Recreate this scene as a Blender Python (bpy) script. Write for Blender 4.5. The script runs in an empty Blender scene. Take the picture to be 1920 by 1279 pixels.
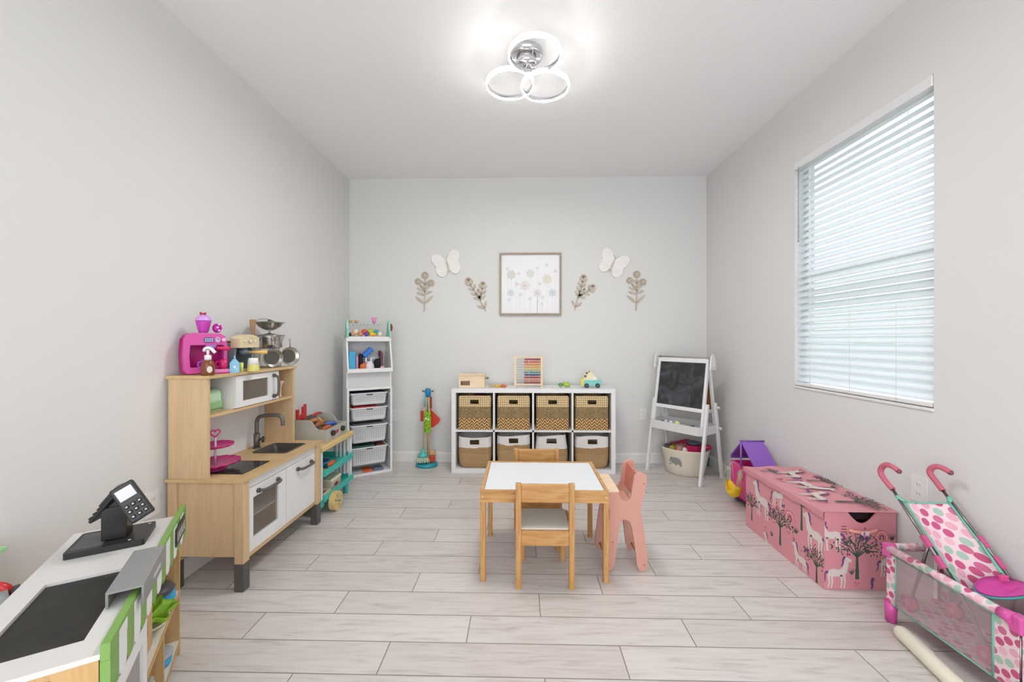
import bpy, bmesh, math, random
from mathutils import Vector, Matrix
random.seed(7)
PI = math.pi
SC = bpy.context.scene
COL = SC.collection

# ------------------------------------------------------------------ camera, world, light, exposure
EYE = (0.0, 0.0, 1.2)
cam_data = bpy.data.cameras.new('camera')
cam = bpy.data.objects.new('camera', cam_data)
COL.objects.link(cam)
cam.location = EYE
cam.rotation_euler = (PI/2, 0, math.atan(17/745.0))
cam_data.sensor_width = 36.0
cam_data.lens = 36.0*745.0/1920.0
cam_data.shift_y = -2.5/1920.0
cam_data.clip_start = 0.02
SC.camera = cam

world = bpy.data.worlds.new('world')
SC.world = world
world.use_nodes = True
wn = world.node_tree
wbg = wn.nodes['Background']
wbg.inputs['Color'].default_value = (0.955, 0.965, 1.0, 1)
wbg.inputs['Strength'].default_value = 1.65

sun_d = bpy.data.lights.new('sun', 'SUN')
sun_d.energy = 2.5
sun_d.angle = math.radians(3)
sun_d.color = (1.0, 0.97, 0.93)
sun = bpy.data.objects.new('sun', sun_d)
sun.rotation_euler = (0, math.radians(22), math.radians(25))
sun.location = (6, 1, 7)
COL.objects.link(sun)

SC.view_settings.view_transform = 'Standard'
SC.view_settings.look = 'None'
SC.view_settings.exposure = 0.85
SC.view_settings.gamma = 1.0
SC.view_settings.use_curve_mapping = False
LAMP = 1.6          # side glow of the rings
LAMP_DOWN = 300.0   # the diffuser strip on their underside

# ------------------------------------------------------------------ materials
def lin(h):
    h = h.lstrip('#')
    out = []
    for i in (0, 2, 4):
        v = int(h[i:i+2], 16)/255.0
        out.append(v/12.92 if v <= 0.04045 else ((v+0.055)/1.055)**2.4)
    return tuple(out)+(1.0,)

_M = {}
def mat(h, rough=0.5, metal=0.0, name=None, spec=0.5, emit=0.0, alpha=1.0, trans=0.0, coat=0.0):
    key = (h, rough, metal, spec, emit, alpha, trans, coat)
    if key in _M: return _M[key]
    m = bpy.data.materials.new(name or 'paint_'+h.strip('#'))
    m.use_nodes = True
    b = m.node_tree.nodes['Principled BSDF']
    b.inputs['Base Color'].default_value = lin(h)
    b.inputs['Roughness'].default_value = rough
    b.inputs['Metallic'].default_value = metal
    b.inputs['Specular IOR Level'].default_value = spec
    if emit:
        b.inputs['Emission Color'].default_value = lin(h)
        b.inputs['Emission Strength'].default_value = emit
    b.inputs['Alpha'].default_value = alpha
    b.inputs['Transmission Weight'].default_value = trans
    b.inputs['Coat Weight'].default_value = coat
    # faint procedural variation so no surface is perfectly flat
    nt = m.node_tree
    if not emit and alpha == 1.0 and not trans and metal < .5:
        tc = nt.nodes.new('ShaderNodeTexCoord'); no = nt.nodes.new('ShaderNodeTexNoise')
        no.inputs['Scale'].default_value = 14.0
        nt.links.new(tc.outputs['Object'], no.inputs['Vector'])
        mr = nt.nodes.new('ShaderNodeMapRange')
        mr.inputs[3].default_value = max(0.02, rough-.012); mr.inputs[4].default_value = min(1, rough+.012)
        nt.links.new(no.outputs['Fac'], mr.inputs[0]); nt.links.new(mr.outputs[0], b.inputs['Roughness'])
    _M[key] = m
    return m

class NT:
    def __init__(s, name, rough=.5):
        s.m = bpy.data.materials.new(name); s.m.use_nodes = True
        s.t = s.m.node_tree; s.b = s.t.nodes['Principled BSDF']
        s.b.inputs['Roughness'].default_value = rough
    def n(s, typ, **kw):
        nd = s.t.nodes.new(typ)
        for k, v in kw.items():
            if k.startswith('i_'):
                nd.inputs[int(k[2:])].default_value = v
            else:
                setattr(nd, k, v)
        return nd
    def l(s, a, b): s.t.links.new(a, b)
    def math(s, op, a, b=None, c=None):
        nd = s.t.nodes.new('ShaderNodeMath'); nd.operation = op
        for i, v in enumerate((a, b, c)):
            if v is None: continue
            if isinstance(v, (int, float)): nd.inputs[i].default_value = v
            else: s.l(v, nd.inputs[i])
        return nd.outputs[0]
    def mix(s, f, a, b):
        nd = s.t.nodes.new('ShaderNodeMix'); nd.data_type = 'RGBA'
        if isinstance(f, (int, float)): nd.inputs[0].default_value = f
        else: s.l(f, nd.inputs[0])
        for i, v in ((6, a), (7, b)):
            if isinstance(v, tuple): nd.inputs[i].default_value = v
            elif isinstance(v, str): nd.inputs[i].default_value = lin(v)
            else: s.l(v, nd.inputs[i])
        return nd.outputs[2]
    def ramp(s, f, stops, interp='LINEAR'):
        nd = s.t.nodes.new('ShaderNodeValToRGB'); cr = nd.color_ramp; cr.interpolation = interp
        while len(cr.elements) < len(stops): cr.elements.new(.5)
        for e, (p, c) in zip(cr.elements, stops):
            e.position = p; e.color = lin(c) if isinstance(c, str) else c
        s.l(f, nd.inputs[0]); return nd.outputs[0]
    def bump(s, h, strength=.3, dist=.002):
        nd = s.t.nodes.new('ShaderNodeBump'); nd.inputs['Strength'].default_value = strength
        nd.inputs['Distance'].default_value = dist
        s.l(h, nd.inputs['Height']); s.l(nd.outputs[0], s.b.inputs['Normal'])
    def color(s, c): s.l(c, s.b.inputs['Base Color'])

def wood(name, c1, c2, axis='Z', scale=1.0, rough=.45, dark=None):
    """straight-grained wood; the grain runs along the given object axis"""
    k = NT(name, rough)
    tc = k.n('ShaderNodeTexCoord'); mp = k.n('ShaderNodeMapping')
    s = [9*scale, 9*scale, 9*scale]; s['XYZ'.index(axis)] = 0.9*scale
    mp.inputs['Scale'].default_value = s
    k.l(tc.outputs['Object'], mp.inputs['Vector'])
    no = k.n('ShaderNodeTexNoise'); no.inputs['Scale'].default_value = 4.0
    no.inputs['Detail'].default_value = 5; no.inputs['Distortion'].default_value = 1.2
    k.l(mp.outputs[0], no.inputs['Vector'])
    col = k.ramp(no.outputs['Fac'], [(.3, c1), (.62, c2)] if not dark else [(.28, dark), (.45, c1), (.65, c2)])
    k.color(col)
    return k.m

def wall_paint(name, h, bump=.12, scale=160):
    k = NT(name, .75)
    k.b.inputs['Base Color'].default_value = lin(h)
    k.b.inputs['Specular IOR Level'].default_value = .25
    tc = k.n('ShaderNodeTexCoord'); no = k.n('ShaderNodeTexNoise')
    no.inputs['Scale'].default_value = scale; no.inputs['Detail'].default_value = 3
    k.l(tc.outputs['Object'], no.inputs['Vector'])
    k.bump(no.outputs['Fac'], bump, .002)
    return k.m

def floor_mat():
    k = NT('plank_tile', .34)
    tc = k.n('ShaderNodeTexCoord'); sx = k.n('ShaderNodeSeparateXYZ')
    k.l(tc.outputs['Object'], sx.inputs[0])
    W, L, y0, x0 = .1561, .9035, 1.456, .371*.9035
    ry = k.math('DIVIDE', k.math('SUBTRACT', sx.outputs[1], y0), W)
    row = k.math('FLOOR', ry); fy = k.math('SUBTRACT', ry, row)
    xo = k.math('DIVIDE', k.math('SUBTRACT', sx.outputs[0], x0), L)
    xo = k.math('SUBTRACT', xo, k.math('MULTIPLY', row, 1/3.0))
    col = k.math('FLOOR', xo); fx = k.math('SUBTRACT', xo, col)
    dy = k.math('MULTIPLY', k.math('MINIMUM', fy, k.math('SUBTRACT', 1.0, fy)), W)
    dx = k.math('MULTIPLY', k.math('MINIMUM', fx, k.math('SUBTRACT', 1.0, fx)), L)
    d = k.math('MINIMUM', dx, dy)
    g = k.n('ShaderNodeMapRange'); g.inputs[1].default_value = .0016; g.inputs[2].default_value = .0028
    k.l(d, g.inputs[0])
    # per-plank tone and grain
    cb = k.n('ShaderNodeCombineXYZ'); k.l(row, cb.inputs[0]); k.l(col, cb.inputs[1])
    wnz = k.n('ShaderNodeTexWhiteNoise'); wnz.noise_dimensions = '3D'; k.l(cb.outputs[0], wnz.inputs['Vector'])
    mp = k.n('ShaderNodeMapping'); mp.inputs['Scale'].default_value = (1.6, 16, 1)
    ad = k.n('ShaderNodeVectorMath'); ad.operation = 'ADD'
    k.l(tc.outputs['Object'], ad.inputs[0])
    sc2 = k.n('ShaderNodeVectorMath'); sc2.operation = 'SCALE'; sc2.inputs['Scale'].default_value = 7.0
    k.l(wnz.outputs['Color'], sc2.inputs[0]); k.l(sc2.outputs[0], ad.inputs[1])
    k.l(ad.outputs[0], mp.inputs['Vector'])
    no = k.n('ShaderNodeTexNoise'); no.inputs['Scale'].default_value = 3.2; no.inputs['Detail'].default_value = 6
    no.inputs['Distortion'].default_value = .8
    k.l(mp.outputs[0], no.inputs['Vector'])
    base = k.ramp(no.outputs['Fac'], [(.28, '#c0b8b3'), (.45, '#d2ccc8'), (.62, '#d8d3d0')])
    tone = k.ramp(wnz.outputs['Value'], [(0, '#f3f0ee'), (1, '#ffffff')])
    mul = k.n('ShaderNodeMix'); mul.data_type = 'RGBA'; mul.blend_type = 'MULTIPLY'; mul.inputs[0].default_value = 1
    k.l(base, mul.inputs[6]); k.l(tone, mul.inputs[7])
    out = k.mix(g.outputs[0], '#8a837e', mul.outputs[2])
    k.color(out)
    k.bump(g.outputs[0], .5, .001)
    return k.m

M_WALL = wall_paint('wall_paint', '#dcdbda')
M_WALLB = wall_paint('wall_paint_back', '#d9d9d7')
M_CEIL = wall_paint('ceiling_paint', '#efefef', .5, 60)
M_TRIM = mat('#e6e4e0', .4, name='trim_white')
M_FLOOR = floor_mat()
M_BIRCH = wood('birch', '#c8a880', '#d2b68f', 'Z', 1.0, .45)
M_BIRCHY = wood('birch_y', '#c6a475', '#d1b486', 'Y', 1.0, .45)
M_PINE = wood('pine', '#bd8c52', '#cba068', 'Z', 1.3, .42, '#b07d45')
M_PINEX = wood('pine_x', '#bd8c52', '#cba068', 'X', 1.3, .42, '#ab783f')
M_LIGHTWOOD = wood('light_wood', '#e0c6a2', '#ead3b4', 'X', 1.5, .5)
M_GREYWOOD = wood('grey_wood', '#93826f', '#a6978a', 'X', 2, .6)
M_STANDWOOD = wood('stand_wood', '#bf9863', '#cda873', 'Z', 1.3, .5)
M_WHITE = mat('#e4e4e4', .4, name='white_lacquer')
M_WHITEP = mat('#e2e3e6', .35, name='white_plastic')
M_DGREY = mat('#55524f', .45, name='dark_grey_plastic')
M_BLACK = mat('#1b1b1b', .4, name='black_plastic')
M_CHROME = mat('#d5d5d8', .12, 1.0, name='chrome')
M_STEEL = mat('#a9a49c', .25, 1.0, name='steel')

def chalk(name, c1, c2):
    k = NT(name, .55)
    tc = k.n('ShaderNodeTexCoord'); no = k.n('ShaderNodeTexNoise')
    no.inputs['Scale'].default_value = 7; no.inputs['Detail'].default_value = 6; no.inputs['Distortion'].default_value = 1.5
    k.l(tc.outputs['Object'], no.inputs['Vector'])
    k.color(k.ramp(no.outputs['Fac'], [(.42, c1), (.8, c2)]))
    return k.m
M_CHALK = chalk('chalkboard', '#26282b', '#56585d')
M_CHALK2 = chalk('stand_chalkboard', '#1a1815', '#302d28')

def fabric_dots(name, rot=.5, scale=34.0, axes='YZ'):
    """pink, rose and mint dots on pale pink, as printed on the doll furniture"""
    k = NT(name, .85)
    tc = k.n('ShaderNodeTexCoord'); sx = k.n('ShaderNodeSeparateXYZ'); cb = k.n('ShaderNodeCombineXYZ')
    k.l(tc.outputs['Object'], sx.inputs[0])
    k.l(sx.outputs['XYZ'.index(axes[0])], cb.inputs[0]); k.l(sx.outputs['XYZ'.index(axes[1])], cb.inputs[1])
    mp = k.n('ShaderNodeMapping'); mp.inputs['Rotation'].default_value = (0, 0, rot)
    k.l(cb.outputs[0], mp.inputs['Vector'])
    vo = k.n('ShaderNodeTexVoronoi'); vo.voronoi_dimensions = '2D'; vo.inputs['Scale'].default_value = scale
    vo.inputs['Randomness'].default_value = .22
    k.l(mp.outputs[0], vo.inputs['Vector'])
    sr = k.n('ShaderNodeSeparateColor'); k.l(vo.outputs['Color'], sr.inputs[0])
    dots = k.ramp(sr.outputs[0], [(0, '#c2557f'), (.36, '#dfa6b6'), (.56, '#a3bdad'), (.74, '#e2b3c0'), (.9, '#c86a8e')], 'CONSTANT')
    edge = k.n('ShaderNodeMapRange'); edge.inputs[1].default_value = .40; edge.inputs[2].default_value = .44
    k.l(vo.outputs['Distance'], edge.inputs[0])
    k.color(k.mix(edge.outputs[0], dots, '#e6cbd2'))
    return k.m
M_DOTYZ = fabric_dots('dotted_fabric_side', axes='YZ')
M_DOTXZ = fabric_dots('dotted_fabric_front', axes='XZ')
M_DOTXY = fabric_dots('dotted_fabric_flat', axes='XY')

def mesh_net(name, h, a):
    k = NT(name, .7)
    k.b.inputs['Base Color'].default_value = lin(h)
    k.b.inputs['Alpha'].default_value = a
    return k.m
M_NET = mesh_net('grey_netting', '#c4adb0', .30)

def woven_mat():
    """three woven bands: pale wrapped straw, dark twisted cord, chevron hyacinth"""
    k = NT('woven_bands', .8)
    tc = k.n('ShaderNodeTexCoord'); sx = k.n('ShaderNodeSeparateXYZ'); k.l(tc.outputs['Object'], sx.inputs[0])
    hor = k.math('ADD', sx.outputs[0], sx.outputs[1])
    z = sx.outputs[2]
    no = k.n('ShaderNodeTexNoise'); no.inputs['Scale'].default_value = 55; k.l(tc.outputs['Object'], no.inputs['Vector'])
    nz = k.math('MULTIPLY', k.math('SUBTRACT', no.outputs['Fac'], .5), 3.0)
    # top band: columns
    a1 = k.math('SINE', k.math('ADD', k.math('MULTIPLY', hor, 330.0), nz))
    b1 = k.math('SINE', k.math('MULTIPLY', z, 300.0))
    t = k.math('ADD', k.math('MULTIPLY', a1, .3), k.math('ADD', k.math('MULTIPLY', b1, .25), .5))
    top = k.ramp(t, [(.1, '#9d7f52'), (.45, '#cbb184'), (.9, '#e0cca4')])
    a2 = k.math('SINE', k.math('ADD', k.math('MULTIPLY', z, 520.0), k.math('MULTIPLY', nz, 2.0)))
    t2 = k.math('ADD', k.math('MULTIPLY', a2, .4), no.outputs['Fac'])
    mid = k.ramp(t2, [(.15, '#6f5a3a'), (.5, '#8d7650'), (.95, '#a99168')])
    tri = k.math('ABSOLUTE', k.math('SUBTRACT', k.math('FRACT', k.math('MULTIPLY', hor, 22.0)), .5))
    a3 = k.math('SINE', k.math('ADD', k.math('ADD', k.math('MULTIPLY', z, 225.0), k.math('MULTIPLY', tri, 13.0)), nz))
    t3 = k.math('ADD', k.math('MULTIPLY', a3, .5), .5)
    bot = k.ramp(t3, [(.15, '#5e4020'), (.42, '#9d733f'), (.8, '#d9b57c')])
    h = k.math('ADD', z, 0)
    f1 = k.math('GREATER_THAN', h, .205)
    f2 = k.math('GREATER_THAN', h, .103)
    k.color(k.mix(f1, k.mix(f2, bot, mid), top))
    hh = k.math('ADD', k.math('MULTIPLY', f1, t), k.math('ADD', t2, t3))
    k.bump(hh, .5, .003)
    return k.m
M_WOVEN = woven_mat()

def jute_mat(split):
    k = NT('jute_and_white_rope', .85)
    tc = k.n('ShaderNodeTexCoord'); sx = k.n('ShaderNodeSeparateXYZ'); k.l(tc.outputs['Object'], sx.inputs[0])
    z = sx.outputs[2]
    no = k.n('ShaderNodeTexNoise'); no.inputs['Scale'].default_value = 9; k.l(tc.outputs['Object'], no.inputs['Vector'])
    zz = k.math('ADD', z, k.math('MULTIPLY', k.math('SUBTRACT', no.outputs['Fac'], .5), .05))
    line = k.math('SINE', k.math('MULTIPLY', z, 700.0))
    jt = k.ramp(k.math('ADD', k.math('MULTIPLY', line, .25), .5), [(.2, '#9f8057'), (.8, '#b6976c')])
    band = k.math('MULTIPLY', k.math('GREATER_THAN', zz, split-.055), k.math('GREATER_THAN', k.math('SINE', k.math('MULTIPLY', zz, 420.0)), .35))
    jt2 = k.mix(k.math('MULTIPLY', band, .75), jt, '#8a6a3e')
    k.color(k.mix(k.math('GREATER_THAN', zz, split), jt2, '#dedad6'))
    k.bump(line, .3, .002)
    return k.m

# ------------------------------------------------------------------ mesh builder
XF = [Matrix.Identity(4)]
WLOC = {}
class MB:
    def __init__(s):
        s.bm = bmesh.new(); s.mi = 0
    def _done(s, faces, smooth=False):
        for f in faces:
            f.material_index = s.mi; f.smooth = smooth
        return s
    def box(s, x0, x1, y0, y1, z0, z1, bev=0, seg=2, M=None):
        r = bmesh.ops.create_cube(s.bm, size=1.0)
        vs = r['verts']
        c = Vector(((x0+x1)/2, (y0+y1)/2, (z0+z1)/2)); d = (abs(x1-x0), abs(y1-y0), abs(z1-z0))
        for v in vs: v.co = Vector((v.co.x*d[0], v.co.y*d[1], v.co.z*d[2]))+c
        if bev > 0:
            bev = min(bev, min(d)*.49)
            es = list({e for v in vs for e in v.link_edges})
            rr = bmesh.ops.bevel(s.bm, geom=es, offset=bev, segments=seg, profile=.5, affect='EDGES')
            fs = list({f for v in rr['verts'] for f in v.link_faces}); vs = list({v for f in fs for v in f.verts})
        else:
            fs = list({f for v in vs for f in v.link_faces})
        if M is not None:
            for v in vs: v.co = M @ v.co
        return s._done(fs)
    def beam(s, p0, p1, w, d, up=(0, 0, 1), bev=0):
        """rectangular bar between two points; w across, d along the up direction"""
        p0, p1 = Vector(p0), Vector(p1); L = (p1-p0).length
        z = (p1-p0).normalized(); u = Vector(up)
        x = u.cross(z)
        if x.length < 1e-5: x = Vector((1, 0, 0)).cross(z)
        x.normalize(); y = z.cross(x)
        M = Matrix((x, y, z)).transposed().to_4x4(); M.translation = (p0+p1)/2
        return s.box(-w/2, w/2, -d/2, d/2, -L/2, L/2, bev, M=M)
    def quad(s, *ps):
        vs = [s.bm.verts.new(Vector(p)) for p in ps]
        return s._done([s.bm.faces.new(vs)])
    def rings(s, loops, closed=True, cap=(True, True), smooth=True):
        rows = [[s.bm.verts.new(Vector(p)) for p in lp] for lp in loops]
        n = len(rows[0]); fs = []
        for a, b in zip(rows, rows[1:]):
            for i in range(n if closed else n-1):
                j = (i+1) % n
                try: fs.append(s.bm.faces.new((a[i], a[j], b[j], b[i])))
                except ValueError: pass
        s._done(fs, smooth)
        cf = []
        if cap[0]: cf.append(s.bm.faces.new(list(reversed(rows[0]))))
        if cap[1]: cf.append(s.bm.faces.new(rows[-1]))
        s._done(cf, False)
        return s
    def tube(s, pts, r, seg=10, closed=False, sub=0):
        pts = [Vector(p) for p in pts]
        if sub:
            out = []
            n = len(pts)
            rng = range(n) if closed else range(n-1)
            for i in rng:
                p1, p2 = pts[i], pts[(i+1) % n]
                p0 = pts[i-1] if (i > 0 or closed) else p1+(p1-p2)
                p3 = pts[(i+2) % n] if (i+2 < n or closed) else p2+(p2-p1)
                for k in range(sub):
                    t = k/sub
                    out.append(.5*((2*p1)+(-p0+p2)*t+(2*p0-5*p1+4*p2-p3)*t*t+(-p0+3*p1-3*p2+p3)*t**3))
            if not closed: out.append(pts[-1])
            pts = out
        n = len(pts); loops = []
        rs = r if isinstance(r, (list, tuple)) else None
        prev = None
        for i, p in enumerate(pts):
            if closed: t = (pts[(i+1) % n]-pts[i-1])
            else: t = pts[min(i+1, n-1)]-pts[max(i-1, 0)]
            t.normalize()
            if prev is None:
                a = Vector((0, 0, 1)) if abs(t.z) < .9 else Vector((1, 0, 0))
                x = a.cross(t).normalized()
            else:
                x = (prev-t*prev.dot(t)).normalized()
            prev = x; y = t.cross(x)
            if rs: f = i/(n-1)*(len(rs)-1); j = min(int(f), len(rs)-2); rr = rs[j]+(rs[j+1]-rs[j])*(f-j)
            else: rr = r
            loops.append([p+(x*math.cos(2*PI*k/seg)+y*math.sin(2*PI*k/seg))*rr for k in range(seg)])
        if closed:
            loops.append(loops[0]); return s.rings(loops, cap=(False, False))
        return s.rings(loops)
    def cyl(s, p0, p1, r, seg=20, r2=None):
        return s.tube([p0, p1], [r, r if r2 is None else r2], seg)
    def lathe(s, c, prof, seg=28, axis='z', cap=(True, True), smooth=True, squash=1.0, rot=0.0):
        """profile of (radius, height); rings about the axis through c"""
        c = Vector(c); loops = []
        for r, h in prof:
            r = max(r, 1e-4); lp = []
            for k in range(seg):
                a = 2*PI*k/seg; x, y = r*math.cos(a), r*math.sin(a)*squash
                if rot: x, y = x*math.cos(rot)-y*math.sin(rot), x*math.sin(rot)+y*math.cos(rot)
                p = {'z': (x, y, h), 'x': (h, x, y), 'y': (y, h, x)}[axis]
                lp.append(c+Vector(p))
            loops.append(lp)
        return s.rings(loops, cap=cap, smooth=smooth)
    def ell(s, c, r, seg=16, rg=10, jitter=0, M=None):
        if not isinstance(r, (list, tuple)): r = (r, r, r)
        c = Vector(c); loops = []
        for i in range(1, rg):
            th = PI*i/rg
            lp = []
            for k in range(seg):
                a = 2*PI*k/seg
                j = 1+random.uniform(-jitter, jitter)
                p = Vector((r[0]*math.sin(th)*math.cos(a)*j, r[1]*math.sin(th)*math.sin(a)*j, -r[2]*math.cos(th)*j))
                if M is not None: p = M @ p
                lp.append(c+p)
            loops.append(lp)
        return s.rings(loops)
    def torus(s, c, R, r, n=(0, 0, 1), seg=48, ts=10, sq=1.0):
        c = Vector(c); n = Vector(n).normalized()
        a = Vector((1, 0, 0)) if abs(n.x) < .9 else Vector((0, 1, 0))
        x = n.cross(a).normalized(); y = n.cross(x)
        return s.tube([c+(x*math.cos(2*PI*k/seg)+y*math.sin(2*PI*k/seg)*sq)*R for k in range(seg)], r, ts, closed=True)
    def prism(s, poly, o, u, v, n, holes=()):
        """2-D outline (with optional holes) in the plane o + a*u + b*v, pushed along n"""
        o, u, v, n = Vector(o), Vector(u), Vector(v), Vector(n)
        tops, bots, edges = [], [], []
        for lp in [poly]+list(holes):
            T = [s.bm.verts.new(o+u*a+v*b) for a, b in lp]
            B = [s.bm.verts.new(o+u*a+v*b+n) for a, b in lp]
            tops.append(T); bots.append(B)
        fs = []
        for T, B in zip(tops, bots):
            k = len(T)
            for i in range(k):
                fs.append(s.bm.faces.new((T[i], T[(i+1) % k], B[(i+1) % k], B[i])))
        if not holes:
            fs.append(s.bm.faces.new(tops[0])); fs.append(s.bm.faces.new(list(reversed(bots[0]))))
        else:
            for grp in (tops, bots):
                es = []
                for lp in grp:
                    for i in range(len(lp)):
                        e = s.bm.edges.get((lp[i], lp[(i+1) % len(lp)]))
                        es.append(e)
                r = bmesh.ops.triangle_fill(s.bm, edges=es, use_beauty=True)
                fs += [g for g in r['geom'] if isinstance(g, bmesh.types.BMFace)]
        return s._done(fs)
    def build(s, name, mats, parent=None, smooth=None, raw=False):
        if not isinstance(mats, (list, tuple)): mats = [mats]
        bm = s.bm
        if not raw:
            for v in bm.verts: v.co = XF[-1] @ v.co
        bmesh.ops.recalc_face_normals(bm, faces=bm.faces)
        xs = [v.co for v in bm.verts]
        lo = Vector([min(p[i] for p in xs) for i in range(3)]); hi = Vector([max(p[i] for p in xs) for i in range(3)])
        loc = (lo+hi)/2
        if parent is None: loc.z = lo.z
        for v in bm.verts: v.co -= loc
        me = bpy.data.meshes.new(name); bm.to_mesh(me); bm.free()
        for m in mats: me.materials.append(m)
        o = bpy.data.objects.new(name, me); COL.objects.link(o)
        WLOC[o.name] = loc
        if parent is not None:
            o.parent = parent; o.location = loc-WLOC[parent.name]
        else: o.location = loc
        return o

def tag(o, label=None, cat=None, group=None, kind=None):
    if label: o['label'] = label
    if cat: o['category'] = cat
    if group: o['group'] = group
    if kind: o['kind'] = kind
    return o
def thing(name, loc, label, cat, group=None, raw=False):
    o = bpy.data.objects.new(name, None); COL.objects.link(o)
    o.empty_display_size = .05
    l = Vector(loc) if raw else XF[-1] @ Vector(loc)
    o.location = l; WLOC[o.name] = l.copy()
    return tag(o, label, cat, group)
def struct(o): o['kind'] = 'structure'; return o
def copy_tree(o, parent=None):
    c = o.copy(); COL.objects.link(c)
    if parent is not None: c.parent = parent
    for ch in list(o.children): copy_tree(ch, c)
    return c
def frame_at(o, ax, ay=None):
    """local frame: x along ax (horizontal), z up"""
    x = Vector((ax[0], ax[1], 0)).normalized(); z = Vector((0, 0, 1)); y = z.cross(x)
    M = Matrix((x, y, z)).transposed().to_4x4(); M.translation = Vector(o)
    return M
def circ(cx, cy, r, n=20, ry=None, a0=0, a1=2*PI):
    ry = r if ry is None else ry
    full = abs(a1-a0-2*PI) < 1e-6
    return [(cx+r*math.cos(a0+(a1-a0)*k/(n if full else n-1)), cy+ry*math.sin(a0+(a1-a0)*k/(n if full else n-1))) for k in range(n)]
def rrect(x0, x1, y0, y1, r, n=5):
    out = []
    for cx, cy, a in ((x1-r, y1-r, 0), (x0+r, y1-r, PI/2), (x0+r, y0+r, PI), (x1-r, y0+r, 1.5*PI)):
        for k in range(n+1):
            t = a+PI/2*k/n; out.append((cx+r*math.cos(t), cy+r*math.sin(t)))
    return out

# ------------------------------------------------------------------ room shell
XL, XR, YB, ZC, YF = -1.70, 1.80, 3.90, 2.79, -1.3
T = .12
m = MB(); m.box(XL-T, XR+T, YF, YB+T, -.1, 0); struct(m.build('floor', M_FLOOR))
bpy.data.objects['floor'].location.z  # origin at slab bottom
m = MB(); m.box(XL-T, XR+T, YF, YB+T, ZC, ZC+.1); struct(m.build('ceiling', M_CEIL))
m = MB(); m.box(XL-T, XL, YF, YB, 0, ZC); struct(m.build('wall_left', M_WALL))
m = MB(); m.box(XL-T, XR+T, YB, YB+T, 0, ZC); struct(m.build('wall_back', M_WALLB))
WY0, WY1, WZ0, WZ1 = 1.775, 2.655, .885, 2.36
m = MB(); m.prism([(YF, 0), (YB, 0), (YB, ZC), (YF, ZC)], (XR, 0, 0), (0, 1, 0), (0, 0, 1), (T, 0, 0),
                  holes=[[(WY0, WZ0), (WY1, WZ0), (WY1, WZ1), (WY0, WZ1)]])
struct(m.build('wall_right', M_WALL))
def baseboard(name, x0, x1, y0, y1, ax):
    m = MB()
    if ax == 'x':
        m.prism([(0, 0), (-.014, 0), (-.014, .082), (-.009, .094), (0, .098)], (x0, y1, 0), (0, 1, 0), (0, 0, 1), (x1-x0, 0, 0))
    else:
        s = 1 if ax == 'l' else -1
        m.prism([(0, 0), (.014, 0), (.014, .082), (.009, .094), (0, .098)], (x0, y0, 0), (s, 0, 0), (0, 0, 1), (0, y1-y0, 0))
    return struct(m.build(name, M_TRIM))
baseboard('baseboard_back', XL, XR, 0, YB, 'x')
baseboard('baseboard_left', XL, XL, YF, YB-.014, 'l')
baseboard('baseboard_right', XR, XR, YF, YB-.014, 'r')

# window: vinyl frame, glass, sill and the plaster return
win = MB()
fx0, fx1 = XR+.065, XR+.105
for a in ((WY0, WY0+.035, WZ0, WZ1), (WY1-.035, WY1, WZ0, WZ1), (WY0+.035, WY1-.035, WZ0, WZ0+.035), (WY0+.035, WY1-.035, WZ1-.035, WZ1),
          (WY0+.035, WY1-.035, 1.60, 1.635)):
    win.box(fx0, fx1, a[0], a[1], a[2], a[3], .003)
w = struct(win.build('window_1', M_TRIM))
m = MB(); m.box(fx0+.015, fx0+.02, WY0+.035, WY1-.035, WZ0+.035, WZ1-.035)
gl = NT('window_glass', .0)
tr = gl.n('ShaderNodeBsdfTransparent'); tr.inputs[0].default_value = (.76, .79, .82, 1)
gs = gl.n('ShaderNodeBsdfGlossy'); gs.inputs['Roughness'].default_value = .02
mx = gl.n('ShaderNodeMixShader'); mx.inputs[0].default_value = .08
gl.l(tr.outputs[0], mx.inputs[1]); gl.l(gs.outputs[0], mx.inputs[2]); gl.l(mx.outputs[0], gl.t.nodes['Material Output'].inputs[0])
m.build('window_pane', gl.m, w)
m = MB(); m.box(XR-.008, XR+.064, WY0-.0, WY1+.0, WZ0, WZ0+.014, .003)
m.build('window_sill', M_TRIM, w)

# outdoors: lawn, hedge and neighbour wall, seen only between the slats
m = MB(); m.box(XR+.5, XR+14, -8, 14, -.35, -.3); struct(m.build('lawn_ground', mat('#8ea67a', .9)))
hd = NT('hedge_leaves', .9); tc = hd.n('ShaderNodeTexCoord'); no = hd.n('ShaderNodeTexNoise'); no.inputs['Scale'].default_value = 9
hd.l(tc.outputs['Object'], no.inputs['Vector']); hd.color(hd.ramp(no.outputs['Fac'], [(.4, '#4c6a3c'), (.65, '#93ad7c')]))
m = MB()
for i in range(16):
    m.ell((XR+6+random.uniform(-.2, .2), -3+i*1.0, .35), (.6, .75, .75+random.uniform(-.1, .1)), 14, 9, .12)
tag(m.build('hedge', hd.m), 'green hedge outside the window, seen between the blind slats', 'hedge')

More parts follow.
